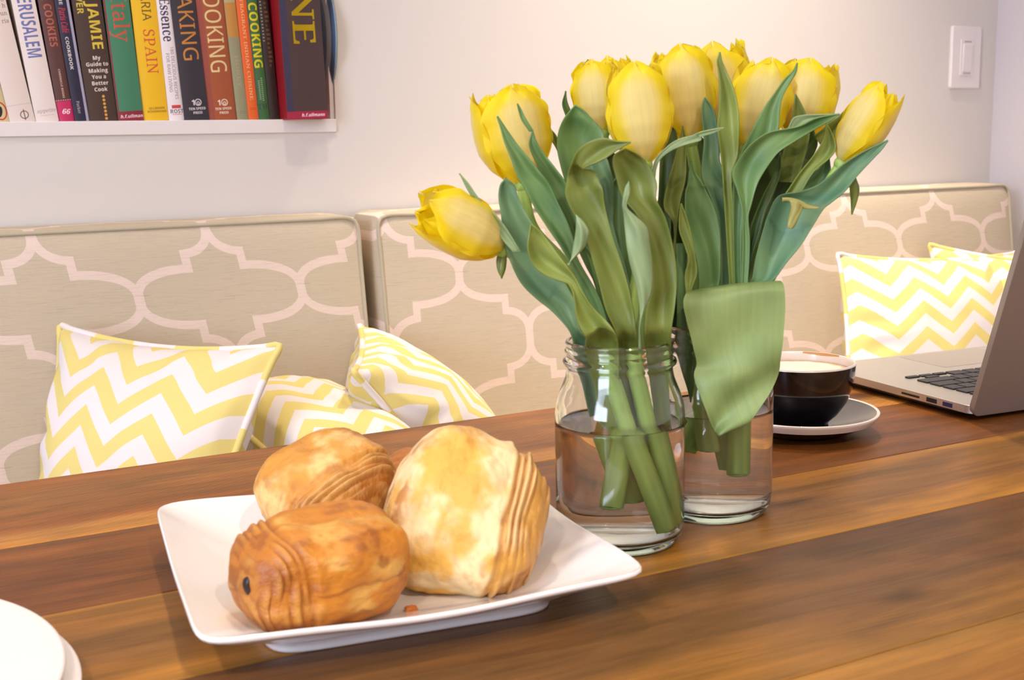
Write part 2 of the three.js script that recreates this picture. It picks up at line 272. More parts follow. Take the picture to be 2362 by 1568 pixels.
// ---------------------------------------------------------------- cookbooks
const MM = 5000;                                     // spine texture pixels per metre
function bookText(c, s, { x = 0.5, e, size, color, font = 'sans-serif', weight = 'bold', len, align = 'right' }, w, h) {
  // a title that reads downwards: x = place across the spine, e = metres from the foot of the spine to the end of the title
  c.save(); c.translate(x * w, h - e * MM); c.rotate(Math.PI / 2); c.font = `${weight} ${size * MM * 1.38}px ${font}`; c.fillStyle = color; c.textBaseline = 'middle'; c.textAlign = align;
  if (len) { const m = c.measureText(s).width; c.scale(len * MM / m, 1); }
  c.fillText(s, 0, 0); c.restore();
}
function flatText(c, s, { x = 0.5, e, size, color, font = 'sans-serif', weight = 'normal', align = 'center', slant = '' }, w, h) { c.font = `${slant} ${weight} ${size * MM * 1.38}px ${font}`; c.fillStyle = color; c.textAlign = align; c.textBaseline = 'middle'; c.fillText(s, x * w, h - e * MM); }
const SHELF_Y = NICHE.y0 + 0.0193 + 0.0004;
const pageMat = std('#d8cbb6', 0.9);
function book(label, name, foot, top, t, bg, draw, { depth = 0.19, height = 0.27, front = -0.004, rough = 0.45, cover, group = 'cookbooks on the wall shelf', metal } = {}) {
  // foot: x of the right lower corner of the spine, top: how far the book leans (metres to the left over 0.16 m of height)
  const lean = Math.atan(top / 0.16), b = thing(name, label, 'book', [foot, SHELF_Y + 0.0002, front], 0, group);
  b.rotation.z = lean;
  const w = Math.round(t * MM), h = Math.round(height * MM);
  const map = canvasTex(w, h, (c) => { c.fillStyle = bg; c.fillRect(0, 0, w, h); draw(c, w, h); });
  map.wrapS = map.wrapT = THREE.ClampToEdgeWrapping;
  const lift = Math.sin(lean) * 0;
  const curve = Math.min(0.0022, t * 0.09), spine = grid(10, 2, (u, v) => V(-t + u * t, v * height + lift, curve * (1 - Math.pow(2 * u - 1, 2))));
  const back = grid(10, 2, (u, v) => V(-u * t, v * height + lift, -0.0022 + curve * 0.4 * (1 - Math.pow(2 * u - 1, 2))));
  const rim = [box(t, 0.0004, 0.0022, -t / 2, 0.0002, -0.0011), box(t, 0.0004, 0.0022, -t / 2, height - 0.0002, -0.0011)];
  const bm = std(cover ?? bg, rough);
  part('spine', spine, std('#ffffff', rough, { map, clearcoat: 0.25, clearcoatRoughness: 0.3, ...(metal ?? {}) }), b);
  part('spine_lining', clean([back, ...rim]), bm, b);
  for (const x of [-0.0012, -t + 0.0012]) part('cover_board', rbox(0.0024, height, depth, 0.0008, x, height / 2, -depth / 2 - 0.0004), bm, b);
  part('page_block', box(Math.max(0.002, t - 0.0052), height - 0.006, depth - 0.01, -t / 2, height / 2, -depth / 2 - 0.004), pageMat, b);
  return b;
}
const press = (c, w, h, col, x, e) => {               // publisher mark: a one, a ring with a core, three short lines of capitals
  flatText(c, '1', { x: x - 0.13, e: e + 0.017, size: 0.0078, color: col, weight: 'bold' }, w, h);
  c.strokeStyle = col; c.lineWidth = 6; c.beginPath(); c.arc(x * w + 0.06 * w, h - (e + 0.017) * MM, 0.0042 * MM, 0, 7); c.stroke(); c.lineWidth = 5; c.beginPath(); c.arc(x * w + 0.06 * w, h - (e + 0.016) * MM, 0.0018 * MM, 0, 7); c.stroke();
  flatText(c, 'TEN SPEED', { x, e: e + 0.0085, size: 0.0034, color: col, weight: 'bold' }, w, h); flatText(c, 'PRESS', { x, e: e + 0.003, size: 0.0034, color: col, weight: 'bold' }, w, h);
};
const ROW = [   // label, kind of name, right lower x, lean over 0.16 m, thickness, ground colour, print
  ['cream paperback cut off by the left edge, orange oval mark at its foot', 0.1838, 0.0266, 0.03, '#dcc896', (c, w, h) => { c.strokeStyle = '#c8452a'; c.lineWidth = 9; c.beginPath(); c.ellipse(w * 0.72, h - 0.015 * MM, 0.0075 * MM, 0.011 * MM, 0, 0, 7); c.stroke(); c.fillStyle = '#2c211c'; c.beginPath(); c.ellipse(w * 0.7, h - 0.014 * MM, 0.003 * MM, 0.007 * MM, 0.3, 0, 7); c.fill(); }],
  ['wide white book with a ring-and-stroke mark at its foot', 0.2152, 0.0252, 0.031, '#e9d8cc', (c, w, h) => {
    c.fillStyle = '#cdbbb0'; c.fillRect(0, h - 0.0245 * MM, w, 3); c.strokeStyle = '#4e3b35'; c.lineWidth = 5; c.beginPath(); c.arc(w * 0.62, h - 0.0105 * MM, 0.0048 * MM, 0, 7); c.stroke(); c.beginPath(); c.moveTo(w * 0.62, h - 0.0035 * MM); c.lineTo(w * 0.62, h - 0.0175 * MM); c.stroke();
    ['ng', 'h', 'run', 'ria'].forEach((t, i) => flatText(c, t, { x: 0.93, e: 0.159 - i * 0.0095, size: 0.0050, color: '#6b5348', font: 'serif', align: 'right' }, w, h)); }],
  ['white book with a tall blue-grey title in capitals', 0.2445, 0.0184, 0.0288, '#eedfd6', (c, w, h) => { bookText(c, 'JERUSALEM', { x: 0.52, e: 0.0830, size: 0.0178, color: '#6f74ac', len: 0.084 }, w, h); flatText(c, 'appetite', { x: 0.55, e: 0.0155, size: 0.0045, color: '#9d8f8d', font: 'serif' }, w, h); c.fillStyle = '#b9a9a4'; c.fillRect(w * 0.25, h - 0.0095 * MM, w * 0.6, 2); }],
  ['brown book with a pink block at its foot', 0.2650, 0.0150, 0.0200, '#5a322c', (c, w, h) => {
    bookText(c, 'MILK & COOKIES', { x: 0.5, e: 0.0975, size: 0.0098, color: '#b4604a', len: 0.105 }, w, h); bookText(c, 'CHRONICLE BOOKS', { x: 0.55, e: 0.031, size: 0.0026, color: '#d9b9a6', len: 0.038 }, w, h);
    c.fillStyle = '#c8255e'; c.fillRect(0, h - 0.0275 * MM, w, 0.0275 * MM); c.strokeStyle = '#e8cfc0'; c.setLineDash([9, 6]); c.lineWidth = 4; c.beginPath(); c.moveTo(0, h - 0.0285 * MM); c.lineTo(w, h - 0.0285 * MM); c.stroke(); c.setLineDash([]);
    c.save(); c.translate(w * 0.52, h - 0.0135 * MM); c.rotate(0.12); c.fillStyle = '#fff1ee'; c.font = 'italic bold 46px serif'; c.textAlign = 'center'; c.textBaseline = 'middle'; c.fillText('66', 0, 0); c.restore(); }],
  ['thin navy book with a red script title', 0.2795, 0.0150, 0.0142, '#22203a', (c, w, h) => { bookText(c, 'THE', { x: 0.5, e: 0.1515, size: 0.0045, color: '#d9d4d0', len: 0.015 }, w, h); bookText(c, 'Paris Café', { x: 0.5, e: 0.116, size: 0.0085, color: '#c92b3d', font: 'serif', weight: 'italic bold', len: 0.033 }, w, h); bookText(c, 'COOKBOOK', { x: 0.5, e: 0.068, size: 0.0042, color: '#e0dcd2', len: 0.043 }, w, h); bookText(c, 'Parker', { x: 0.5, e: 0.010, size: 0.0038, color: '#b5a5a8', font: 'serif', len: 0.017 }, w, h); }],
  ['very thin lavender-grey booklet squeezed between the navy and dark brown books', 0.2832, 0.0148, 0.0034, '#a8a0b4', (c, w, h) => { c.fillStyle = '#8f879e'; c.fillRect(0, 0, 3, h); }],
  ['thick dark brown book with a yellow title and dots at its foot', 0.3213, 0.0115, 0.0376, '#452e22', (c, w, h) => {
    bookText(c, 'with JAMIE', { x: 0.66, e: 0.0945, size: 0.0142, color: '#dcbf3a', len: 0.114 }, w, h); bookText(c, 'OLIVER', { x: 0.24, e: 0.142, size: 0.0082, color: '#d2b53c', len: 0.045 }, w, h);
    ['My', 'Guide to', 'Making', 'You a', 'Better', 'Cook'].forEach((s, i) => flatText(c, s, { x: 0.55, e: 0.0843 - i * 0.0083, size: 0.0052, color: '#e6d9cc', weight: 'bold' }, w, h));
    for (let i = 0; i < 7; i++) { c.fillStyle = '#dba24a'; c.beginPath(); c.arc(w * 0.6, h - (0.0335 - i * 0.0049) * MM, 0.0019 * MM, 0, 7); c.fill(); } }],
  ['green book with a red title and a dark red foot band', 0.3553, 0.0093, 0.0336, '#3f7f5c', (c, w, h) => { c.fillStyle = '#8d1f30'; c.fillRect(0, 0, w * 0.06, h); c.fillRect(0, h - 0.0135 * MM, w, 0.0135 * MM); bookText(c, 'Italy', { x: 0.56, e: 0.1055, size: 0.0205, color: '#d64a30', font: 'serif', weight: 'normal', len: 0.062 }, w, h); flatText(c, 'h.f.ullmann', { x: 0.58, e: 0.0068, size: 0.0044, color: '#f0dcd8', weight: 'italic bold' }, w, h); }],
  ['bright yellow book with a red and grey title', 0.3895, 0.0072, 0.0338, '#f2bd0c', (c, w, h) => { bookText(c, 'SPAIN', { x: 0.56, e: 0.0630, size: 0.0150, color: '#d3552a', font: 'serif', weight: 'normal', len: 0.0605 }, w, h); bookText(c, 'CULINARIA', { x: 0.56, e: 0.1340, size: 0.0125, color: '#5f4a24', weight: 'normal', len: 0.085 }, w, h); flatText(c, 'ULLMANN', { x: 0.56, e: 0.0172, size: 0.0032, color: '#7d5c14', weight: 'bold' }, w, h); flatText(c, 'KÖNEMANN', { x: 0.56, e: 0.0128, size: 0.0032, color: '#7d5c14', weight: 'bold' }, w, h); }],
  ['white book with a navy title and small grey lines of print', 0.4110, 0.0075, 0.0210, '#efe3e2', (c, w, h) => { bookText(c, 'Raw Essence', { x: 0.5, e: 0.1065, size: 0.0138, color: '#332f4e', font: 'serif', len: 0.095 }, w, h); bookText(c, '180 DELICIOUS RECIPES', { x: 0.66, e: 0.0285, size: 0.0044, color: '#7b6f78', weight: 'normal', len: 0.072 }, w, h); bookText(c, 'FOR RAW LIVING', { x: 0.34, e: 0.0385, size: 0.0044, color: '#7b6f78', weight: 'normal', len: 0.053 }, w, h); c.fillStyle = '#d0404a'; c.fillRect(w * 0.26, h - 0.021 * MM, w * 0.6, 0.0045 * MM); flatText(c, 'ROST', { x: 0.56, e: 0.0125, size: 0.0055, color: '#6d646a', weight: 'bold' }, w, h); c.fillStyle = '#d0404a'; c.fillRect(w * 0.26, h - 0.0085 * MM, w * 0.6, 3); }],
  ['black book with a large orange title', 0.4456, 0.0103, 0.0342, '#2f2730', (c, w, h) => { bookText(c, 'BAKING', { x: 0.55, e: 0.0805, size: 0.0212, color: '#c9812f', weight: 'normal', len: 0.109 }, w, h); press(c, w, h, '#e6dcdc', 0.55, 0.008); }],
  ['rust-brown book with a large cream title', 0.4852, 0.0098, 0.0390, '#a4522a', (c, w, h) => { c.fillStyle = '#9a4636'; c.fillRect(0, 0, w * 0.2, h); bookText(c, 'COOKING', { x: 0.55, e: 0.0650, size: 0.0232, color: '#e2c98c', weight: 'normal', len: 0.128 }, w, h); press(c, w, h, '#f0ddcc', 0.55, 0.008); }],
  ['narrow grey-green book, ochre in its upper half', 0.5015, 0.0100, 0.0158, '#96916e', (c, w, h) => { c.fillStyle = '#c2873a'; c.fillRect(0, 0, w, h - 0.1145 * MM); c.fillStyle = '#b5a574'; c.fillRect(0, 0, w, h - 0.162 * MM); bookText(c, 'HONEY', { x: 0.55, e: 0.046, size: 0.0052, color: '#aca27c', font: 'serif', weight: 'normal', len: 0.044 }, w, h); c.fillStyle = '#6f6c52'; c.fillRect(w * 0.25, h - 0.012 * MM, w * 0.6, 2); c.fillRect(w * 0.25, h - 0.0095 * MM, w * 0.6, 2); }],
  ['narrow bright orange book with a small pale title', 0.5167, 0.0091, 0.0150, '#e8641c', (c, w, h) => { bookText(c, 'FRAGRANT INDIAN CUISINE', { x: 0.5, e: 0.0275, size: 0.0044, color: '#f4c28e', font: 'serif', weight: 'normal', len: 0.14 }, w, h); c.fillStyle = '#8e3b12'; c.fillRect(w * 0.2, h - 0.0165 * MM, w * 0.6, 2); c.fillRect(w * 0.2, h - 0.0145 * MM, w * 0.6, 2); }],
  ['green book with a bright yellow title in capitals', 0.5338, 0.0096, 0.0170, '#3d6b3a', (c, w, h) => { c.fillStyle = '#3f7d78'; c.fillRect(0, 0, w * 0.14, h); bookText(c, 'COOKING', { x: 0.53, e: 0.0715, size: 0.0125, color: '#e0d11c', len: 0.093 }, w, h); for (const [x, e, l] of [[0.62, 0.026, 0.032], [0.38, 0.028, 0.026]]) { c.fillStyle = 'rgba(214,222,196,0.65)'; c.save(); for (let k = 0; k < l; k += 0.0028) c.fillRect(x * w - 6, h - (e + k + 0.002) * MM, 12, 6); c.restore(); } flatText(c, 'TH', { x: 0.5, e: 0.0185, size: 0.0075, color: '#274a2a', weight: 'bold', font: 'serif' }, w, h); }],
  ['blackish-brown book beside the gold-lettered book, faint bronze print', 0.5490, 0.0092, 0.0146, '#2b1c14', (c, w, h) => { c.fillStyle = '#6d4a2c'; for (let k = 0; k < 0.1; k += 0.0062) c.fillRect(w * 0.5, h - (0.078 + k) * MM, w * (0.18 + 0.2 * Math.abs(Math.sin(k * 900))), 0.0034 * MM); c.fillStyle = '#9a8a76'; for (let k = 0; k < 0.06; k += 0.0045) c.fillRect(w * 0.12, h - (0.112 + k) * MM, w * 0.16, 0.0018 * MM); }],
];
for (const [label, x, lean, t, bg, draw] of ROW) book(label, 'cookbook', x, lean, t, bg, draw, { front: -0.006 + 0.002 * Math.sin(x * 90), height: 0.262 + 0.014 * Math.sin(x * 57) });
{
  const t = 0.0608, b = book('thick dark book with large gold foil letters at the right end of the row', 'cookbook', 0.6105, 0.0048, t, '#46302e', (c, w, h) => {
    c.fillStyle = '#332c48'; c.fillRect(0, 0, w * 0.16, h); c.fillStyle = '#a3163c'; c.fillRect(0, h - 0.0112 * MM, w, 0.0112 * MM);
    flatText(c, 'h.f.ullmann', { x: 0.63, e: 0.0058, size: 0.0046, color: '#f4e2e2', weight: 'italic bold' }, w, h);
  }, { front: 0.026, height: 0.29, depth: 0.23, cover: '#9c1422' });
  const foilTex = canvasTex(w4(0.034), w4(0.16), (c, w, h) => { c.clearRect(0, 0, w, h); c.fillStyle = '#000'; c.fillRect(0, 0, w, h); c.save(); c.translate(w * 0.5, h); c.rotate(Math.PI / 2); c.textAlign = 'right'; c.textBaseline = 'middle'; c.fillStyle = '#fff'; c.font = `bold ${0.034 * MM * 1.36}px serif`; const m = c.measureText('WINE').width; c.scale(0.155 * MM / m, 1); c.fillText('WINE', 0, 0); c.restore(); }, false);
  function w4(m) { return Math.round(m * MM); }
  foilTex.wrapS = foilTex.wrapT = THREE.ClampToEdgeWrapping;
  const foil = new THREE.MeshPhysicalMaterial({ color: '#d9b52a', metalness: 1, roughness: 0.28, alphaMap: foilTex, alphaTest: 0.5, side: THREE.DoubleSide });
  part('gold_title', grid(12, 2, (u, v) => { const s = -t * 0.18 - (1 - u) * 0.034; return V(s, 0.1035 + v * 0.16, 0.0026 * (1 - Math.pow(2 * (s + t) / t - 1, 2)) + 0.0002); }), foil, b, 'large gold foil letters');
}
// striped blue-grey plate standing on edge behind the last book
{
  const p = thing('standing_plate', 'blue-grey striped plate standing on edge at the right end of the bookshelf', 'plate', [0.6195, SHELF_Y + 0.0005, -0.1]);
  const m = std('#ffffff', 0.35, { map: canvasTex(64, 256, (c, w, h) => { for (let i = 0; i < 16; i++) { c.fillStyle = ['#6f8496', '#93a2a8', '#4d647c', '#a9b2b2'][i % 4]; c.fillRect(0, i * h / 16, w, h / 16 + 1); } }) });
  const r = 0.118; part('disc', lathe([[0, 0.004], [0.07, 0.002], [0.1, -0.004], [r, -0.011], [r + 0.001, -0.0125], [r, -0.014], [0.1, -0.008], [0.07, -0.002], [0, 0]], 64).rotateZ(Math.PI / 2).translate(-0.0005, r + 0.0015, 0), m, p);
}
// ---------------------------------------------------------------- white square dish, side plates
const TOP = TABLE.y;
const porcelain = std('#efe9e6', 0.16, { clearcoat: 0.5, clearcoatRoughness: 0.08 });
const DISH = { x: 0.2716, z: 1.031, turn: -7.3 * Math.PI / 180, half: 0.128 };
{
  const d = thing('square_dish', 'white square porcelain dish with flared rim, holding the pastries', 'plate', [DISH.x, TOP, DISH.z], DISH.turn);
  // rings from the centre of the well to the lip and down the outside to the foot: [share of the half side, height, squareness]
  const rings = [[0.001, 0.0085, 6], [0.30, 0.0085, 6], [0.52, 0.0088, 7], [0.60, 0.0100, 8], [0.68, 0.0130, 9], [0.80, 0.0185, 11], [0.92, 0.0240, 13], [0.975, 0.0268, 14], [0.993, 0.0280, 15], [1.0, 0.0276, 15], [1.003, 0.0262, 15], [0.997, 0.0246, 15], [0.96, 0.0215, 14], [0.86, 0.0160, 12], [0.75, 0.0105, 10], [0.70, 0.0072, 9], [0.685, 0.0040, 9], [0.68, 0.0004, 9], [0.655, 0.0002, 9], [0.645, 0.003, 9], [0.4, 0.0042, 8], [0.001, 0.0042, 6]];
  const ringAt = (k) => { const i = Math.min(Math.floor(k), rings.length - 2), f = k - i; return rings[i].map((a, c) => lerp(a, rings[i + 1][c], f)); };
  const nv = (rings.length - 1) * 3, nu = 192;
  const g = grid(nu, nv, (u, v) => {
    const [s, y, n] = ringAt(v * (rings.length - 1)), a = -u * 2 * Math.PI, c = Math.cos(a), q = Math.sin(a), r = s * DISH.half / Math.pow(Math.pow(Math.abs(c), n) + Math.pow(Math.abs(q), n), 1 / n);
    const corner = Math.pow(Math.abs(Math.sin(2 * a)), 2.2), lift = 0.0045 * corner * sstep(s, 0.62, 1) * (y > 0.012 ? 1 : 0);
    return V(r * c, y + lift, r * q);
  }, true);
  part('dish_body', g, porcelain, d);
}
function roundPlate(label, x, y, z, r) {
  const p = thing('side_plate', label, 'plate', [x, y, z], 0, 'stacked round side plates');
  part('plate_body', lathe([[0, 0.0085], [r * 0.5, 0.0087], [r * 0.8, 0.0098], [r * 0.96, 0.0116], [r * 0.992, 0.0120], [r, 0.0116], [r * 1.0015, 0.0106], [r * 0.99, 0.0092], [r * 0.8, 0.0036], [r * 0.6, 0.0006], [r * 0.55, 0], [0, 0.0006]].reverse(), 128), porcelain, p);
}
roundPlate('lower round white side plate of the two at the lower left corner', -0.0785, TOP, 1.0770, 0.1580);
roundPlate('upper round white side plate of the two at the lower left corner', -0.0850, TOP + 0.0088, 1.0720, 0.1580);

// ---------------------------------------------------------------- pastries
const crustNoise = dataTex(256, 256, (u, v) => { const n = 128 + 110 * fbm(u * 22, v * 22, 5, 4); return [n, n, n]; }, false);
function pastry(label, [x, y, z], axis, up, [L, wd, ht], seed, tone, chocolates = []) {
  // a rolled, laminated block: axis = direction of the roll, towards the cut end that is seen
  const o = thing('pastry', label, 'pastry', [x, y, z], 0, 'chocolate pastries on the square dish');
  const ax = V(...axis).normalize(), u0 = V(...up), side = u0.clone().cross(ax).normalize(), upv = ax.clone().cross(side).normalize();
  const nu = 170, nv = 150, col = [], A = new THREE.Color(tone.pale), B = new THREE.Color(tone.gold), D = new THREE.Color(tone.brown), K = new THREE.Color(tone.dark), c = new THREE.Color();
  const layers = [0.34, 0.47, 0.555, 0.66, 0.735, 0.83, 0.92];
  const g = grid(nu, nv, (u, v) => {
    const a = u * 2 * Math.PI, tt = -Math.cos(v * Math.PI), t = Math.sign(tt) * Math.pow(Math.abs(tt), 0.8), e = 3.3;
    const cap = Math.pow(Math.max(0, 1 - Math.pow(Math.abs(t), 3.8)), 1 / 2.3);
    const ca = Math.cos(a), sa = Math.sin(a), r = 1 / Math.pow(Math.pow(Math.abs(ca), e) + Math.pow(Math.abs(sa), e), 1 / e);
    const X = t * L / 2, px = r * ca * cap, py = r * sa * cap;
    const big = fbm(px * 1.3 + seed, py * 1.3, t * 1.4 + seed, 3), small = fbm(px * 7, py * 7 + seed, t * 9, 3);
    // folded dough layers show as leaning, uneven ridges at the cut end
    const q = t + 0.06 * Math.sin(a * 1 + seed) + 0.13 * N(ca * 0.9 + seed, sa * 0.9, 2 + t * 1.2);
    let lay = 0, groove = 0;
    for (const [i, l] of layers.entries()) { const n = layers[i + 1] ?? 1.02, m = (q - l) / (n - l); if (m >= 0 && m < 1) { const keep = 0.10 + 0.90 * sstep(N(ca * 1.2 + i * 3, sa * 1.2 + seed, i * 1.7), -0.30, 0.40); lay = Math.pow(Math.sin(Math.PI * Math.pow(m, 0.8)), 0.8) * keep; groove = (1 - Math.sin(Math.PI * Math.pow(m, 0.8))) * keep; } }
    const end = sstep(q, 0.36, 0.42), fade = 1 - sstep(Math.abs(t), 0.975, 1);
    const seamAt = sa - 0.05 - 0.16 * N(t * 2.2, seed, 1) - 0.05 * N(t * 7, seed, 3), step = 0.045 * sstep(ca, 0.05, 0.4) * sstep(seamAt, -0.03, 0.03) * (1 - sstep(sa, 0.5, 0.85)) * (1 - end);
    const k = 1 + 0.17 * big + 0.016 * small + step + fade * end * (0.085 * lay - 0.06);
    const p = ax.clone().multiplyScalar(X * (1 + 0.06 * big)).addScaledVector(side, px * k * wd / 2).addScaledVector(upv, (py < -0.8 ? lerp(py, -0.8, 0.5) : py) * k * ht / 2);
    const patch = sstep(fbm(px * 1.5 + 3 * seed, py * 1.5, t * 1.7 - seed, 5) + tone.bias + 0.10 * small, -0.10, 0.24), deep = sstep(fbm(px * 2.2 - seed, py * 2.2 + 9, t * 2.0, 4) + 0.2 * small, 0.02, 0.30);
    const edge = Math.exp(-Math.pow(seamAt / 0.05, 2)) * (1 - end), heel = sstep(Math.abs(t), 0.6, 0.95);
    const crisp = sstep(r * cap + 0.35 * big + 0.25 * small, 1.10, 1.32);
    c.copy(B).lerp(A, patch * (1 - end * 0.6)).lerp(D, clamp(deep * tone.deep + end * (0.34 + 0.5 * groove) + 0.35 * edge + 0.6 * crisp + heel * (0.2 + 0.6 * deep), 0, 1)).lerp(K, clamp(0.4 * sstep(small, 0.34, 0.6) + 0.3 * end * groove * groove, 0, 1)).lerp(A, 0.35 * end * lay * lay);
    col.push(c.r, c.g, c.b); return p;
  }, true);
  g.setAttribute('color', new THREE.Float32BufferAttribute(col, 3));
  const uv = g.attributes.uv; for (let i = 0; i < uv.count; i++) uv.setXY(i, uv.getX(i) * 4, uv.getY(i) * 2);
  part('crust', g, std('#ffffff', 0.5, { vertexColors: true, bumpMap: crustNoise, bumpScale: 0.0009, clearcoat: 0.12, clearcoatRoughness: 0.45 }), o);
  for (const [cx, cs, cu, rr] of chocolates) {
    const s = new THREE.SphereGeometry(1, 22, 14).scale(0.0032, rr * 0.62, rr), q = ax.clone().multiplyScalar(cx * L).addScaledVector(side, cs * wd).addScaledVector(upv, cu * ht);
    const sp = s.attributes.position; for (let i = 0; i < sp.count; i++) { const k = 1 + 0.3 * N(sp.getX(i) * 300, sp.getY(i) * 220 + seed, sp.getZ(i) * 220); sp.setXYZ(i, sp.getX(i), sp.getY(i) * k, sp.getZ(i) * k); }
    s.applyMatrix4(new THREE.Matrix4().makeBasis(ax, side, upv)); s.computeVertexNormals();
    part('chocolate', s.translate(q.x, q.y, q.z), std('#2a1210', 0.4), o, 'dark chocolate stick end');
  }
}
const TONE = { front: { pale: '#d6a24c', gold: '#c77d1e', brown: '#9f5a18', dark: '#6e360e', bias: -0.08, deep: 0.75 }, right: { pale: '#efd5a0', gold: '#dfaa48', brown: '#ad6c26', dark: '#8a4a18', bias: 0.10, deep: 0.22 }, back: { pale: '#e6c07a', gold: '#cf8e34', brown: '#a86724', dark: '#84421a', bias: 0.04, deep: 0.4 }, far: { pale: '#d08c3c', gold: '#bc7428', brown: '#9a5620', dark: '#703a12', bias: -0.1, deep: 0.6 } };
pastry('deep golden pastry at the front of the square dish, layered end to the left', [0.2105, TOP + 0.0422, 1.0935], [-0.98, -0.02, 0.12], [0, 1, 0.12], [0.101, 0.068, 0.059], 3.1, TONE.front, [[0.474, 0.15, 0.10, 0.0058]]);
pastry('large pale-topped pastry at the right of the square dish, layered end facing right', [0.3130, TOP + 0.0450, 1.069], [0.80, -0.28, 0.42], [-0.45, 0.55, 0.62], [0.100, 0.098, 0.090], 7.7, TONE.right, [[0.472, 0.17, -0.16, 0.0085]]);
pastry('rounded pastry at the back of the dish, behind the front one', [0.2575, TOP + 0.0425, 0.976], [0.30, -0.22, 0.85], [-0.25, 0.9, 0.25], [0.084, 0.082, 0.076], 12.4, TONE.back, []);
pastry('dark pastry half hidden between the back and right pastries', [0.336, TOP + 0.036, 0.962], [0.75, 0, 0.5], [0, 1, 0], [0.07, 0.06, 0.052], 19.2, TONE.far, []);
const crumbMat = std('#b5651d', 0.7);
function crumb(label, x, z, s, seed) { const g = new THREE.IcosahedronGeometry(s, 2), p = g.attributes.position; for (let i = 0; i < p.count; i++) { const v = V(p.getX(i), p.getY(i), p.getZ(i)); v.multiplyScalar(1 + 0.6 * N(v.x * 500 + seed, v.y * 500, v.z * 500)); p.setXYZ(i, v.x * 1.3, v.y * 0.7, v.z); } g.computeVertexNormals(); solo('crumb', g, crumbMat, label, 'crumb', [x, TOP + 0.0098 + s * 0.4, z]); }
crumb('orange pastry crumb in front of the gap between two pastries', 0.2590, 1.1065, 0.0032, 1);
crumb('tiny pastry crumb on the bare right corner of the dish', 0.3880, 1.0600, 0.0018, 5);

// ---------------------------------------------------------------- coffee cup and saucer
{
  const cx = 0.765, cz = 0.865, black = std('#120f10', 0.12, { clearcoat: 0.6, clearcoatRoughness: 0.06 }), white = std('#ece2da', 0.18, { clearcoat: 0.4 });
  const s = thing('saucer', 'dark grey saucer with a white rim under the coffee cup', 'saucer', [cx, TOP, cz]);
  part('upper_face', lathe([[0.0705, 0.0208], [0.064, 0.0176], [0.05, 0.0125], [0.036, 0.0092], [0.031, 0.0085], [0.029, 0.0078], [0, 0.0078]], 96), std('#2b2727', 0.22, { clearcoat: 0.5, clearcoatRoughness: 0.15 }), s, 'dark grey upper face');
  part('rim_band', lathe([[0.069, 0.0130], [0.0728, 0.0182], [0.0738, 0.0203], [0.0730, 0.0213], [0.0716, 0.0213], [0.0705, 0.0208]], 96), white, s, 'white rim band');
  part('underside', lathe([[0, 0.0016], [0.036, 0.0016], [0.0375, 0], [0.0415, 0], [0.0435, 0.0022], [0.056, 0.0066], [0.069, 0.0130]], 96), black, s);
  const c = thing('coffee_cup', 'black coffee cup with a white inside, on the saucer', 'cup', [cx, TOP + 0.0079, cz]);
  part('outer_wall', lathe([[0, 0.0022], [0.022, 0.0022], [0.0235, 0], [0.0268, 0], [0.0275, 0.003], [0.036, 0.011], [0.0435, 0.0225], [0.0482, 0.036], [0.0502, 0.049], [0.0508, 0.0580]], 96), black, c, 'glossy black outside');
  part('inner_wall', lathe([[0.0508, 0.0580], [0.0506, 0.0594], [0.0496, 0.0599], [0.0486, 0.0594], [0.0478, 0.057], [0.0472, 0.047], [0.045, 0.034], [0.038, 0.019], [0.026, 0.009], [0, 0.007]], 96), white, c, 'white inside and rim');
  const away = V(Math.cos(-0.75), 0, Math.sin(-0.75)), hp = [[0.0470, 0.046], [0.060, 0.0475], [0.0705, 0.042], [0.0690, 0.031], [0.058, 0.0225], [0.0425, 0.021]].map(([r, y]) => V(away.x * r, y, away.z * r));
  part('handle', new THREE.TubeGeometry(new THREE.CatmullRomCurve3(hp), 40, 0.0042, 12), black, c);
  const foamTex = dataTex(256, 256, (u, v) => { const x = u - 0.5, y = v - 0.5, r = Math.hypot(x, y) * 2, n = fbm(u * 9, v * 9, 4, 4); const k = sstep(r + 0.12 * n, 0.80, 0.98); return [lerp(244, 206, k), lerp(230, 150, k), lerp(206, 96, k)]; });
  const f = grid(48, 12, (u, v) => { const a = -u * 2 * Math.PI, r = v * 0.0464; return V(r * Math.cos(a), 0.0012 * (1 - v) + 0.0006 * N(r * 90 * Math.cos(a), r * 90 * Math.sin(a), 2) * (1 - v), r * Math.sin(a)); }, true), uv = f.attributes.uv, fp = f.attributes.position;
  for (let i = 0; i < uv.count; i++) uv.setXY(i, 0.5 + fp.getX(i) / 0.0935, 0.5 + fp.getZ(i) / 0.0935);
  const dk = new THREE.CylinderGeometry(0.0462, 0.0440, 0.014, 64, 1, false).translate(0, -0.0076, 0);
  const milk = thing('milky_coffee', 'milky coffee with pale foam filling the black cup', 'coffee', [cx, TOP + 0.0079 + 0.0512, cz]);
  part('foam', f, std('#ffffff', 0.55, { map: foamTex }), milk); part('liquid', dk, std('#8a5a34', 0.3), milk);
  // brown tide marks where the drink has run along the rim
  for (const [a0, a1] of [[-2.5, -1.45], [-0.80, 0.0]]) part('coffee_stain', grid(16, 5, (u, v) => { const a = lerp(a0, a1, u), w = 0.5 + 0.5 * Math.sin(u * Math.PI), k = v * w, y = 0.0598 - (a0 < -2 ? 0.004 : 0.0026) * k, r = (y > 0.057 ? lerp(0.0478, 0.0490, (y - 0.057) / 0.0028) : lerp(0.0472, 0.0478, (y - 0.047) / 0.01)) - 0.0003; return V(r * Math.cos(a), y, r * Math.sin(a)); }), std('#c89458', 0.4, { side: THREE.DoubleSide }), c, 'brown coffee stain');
}
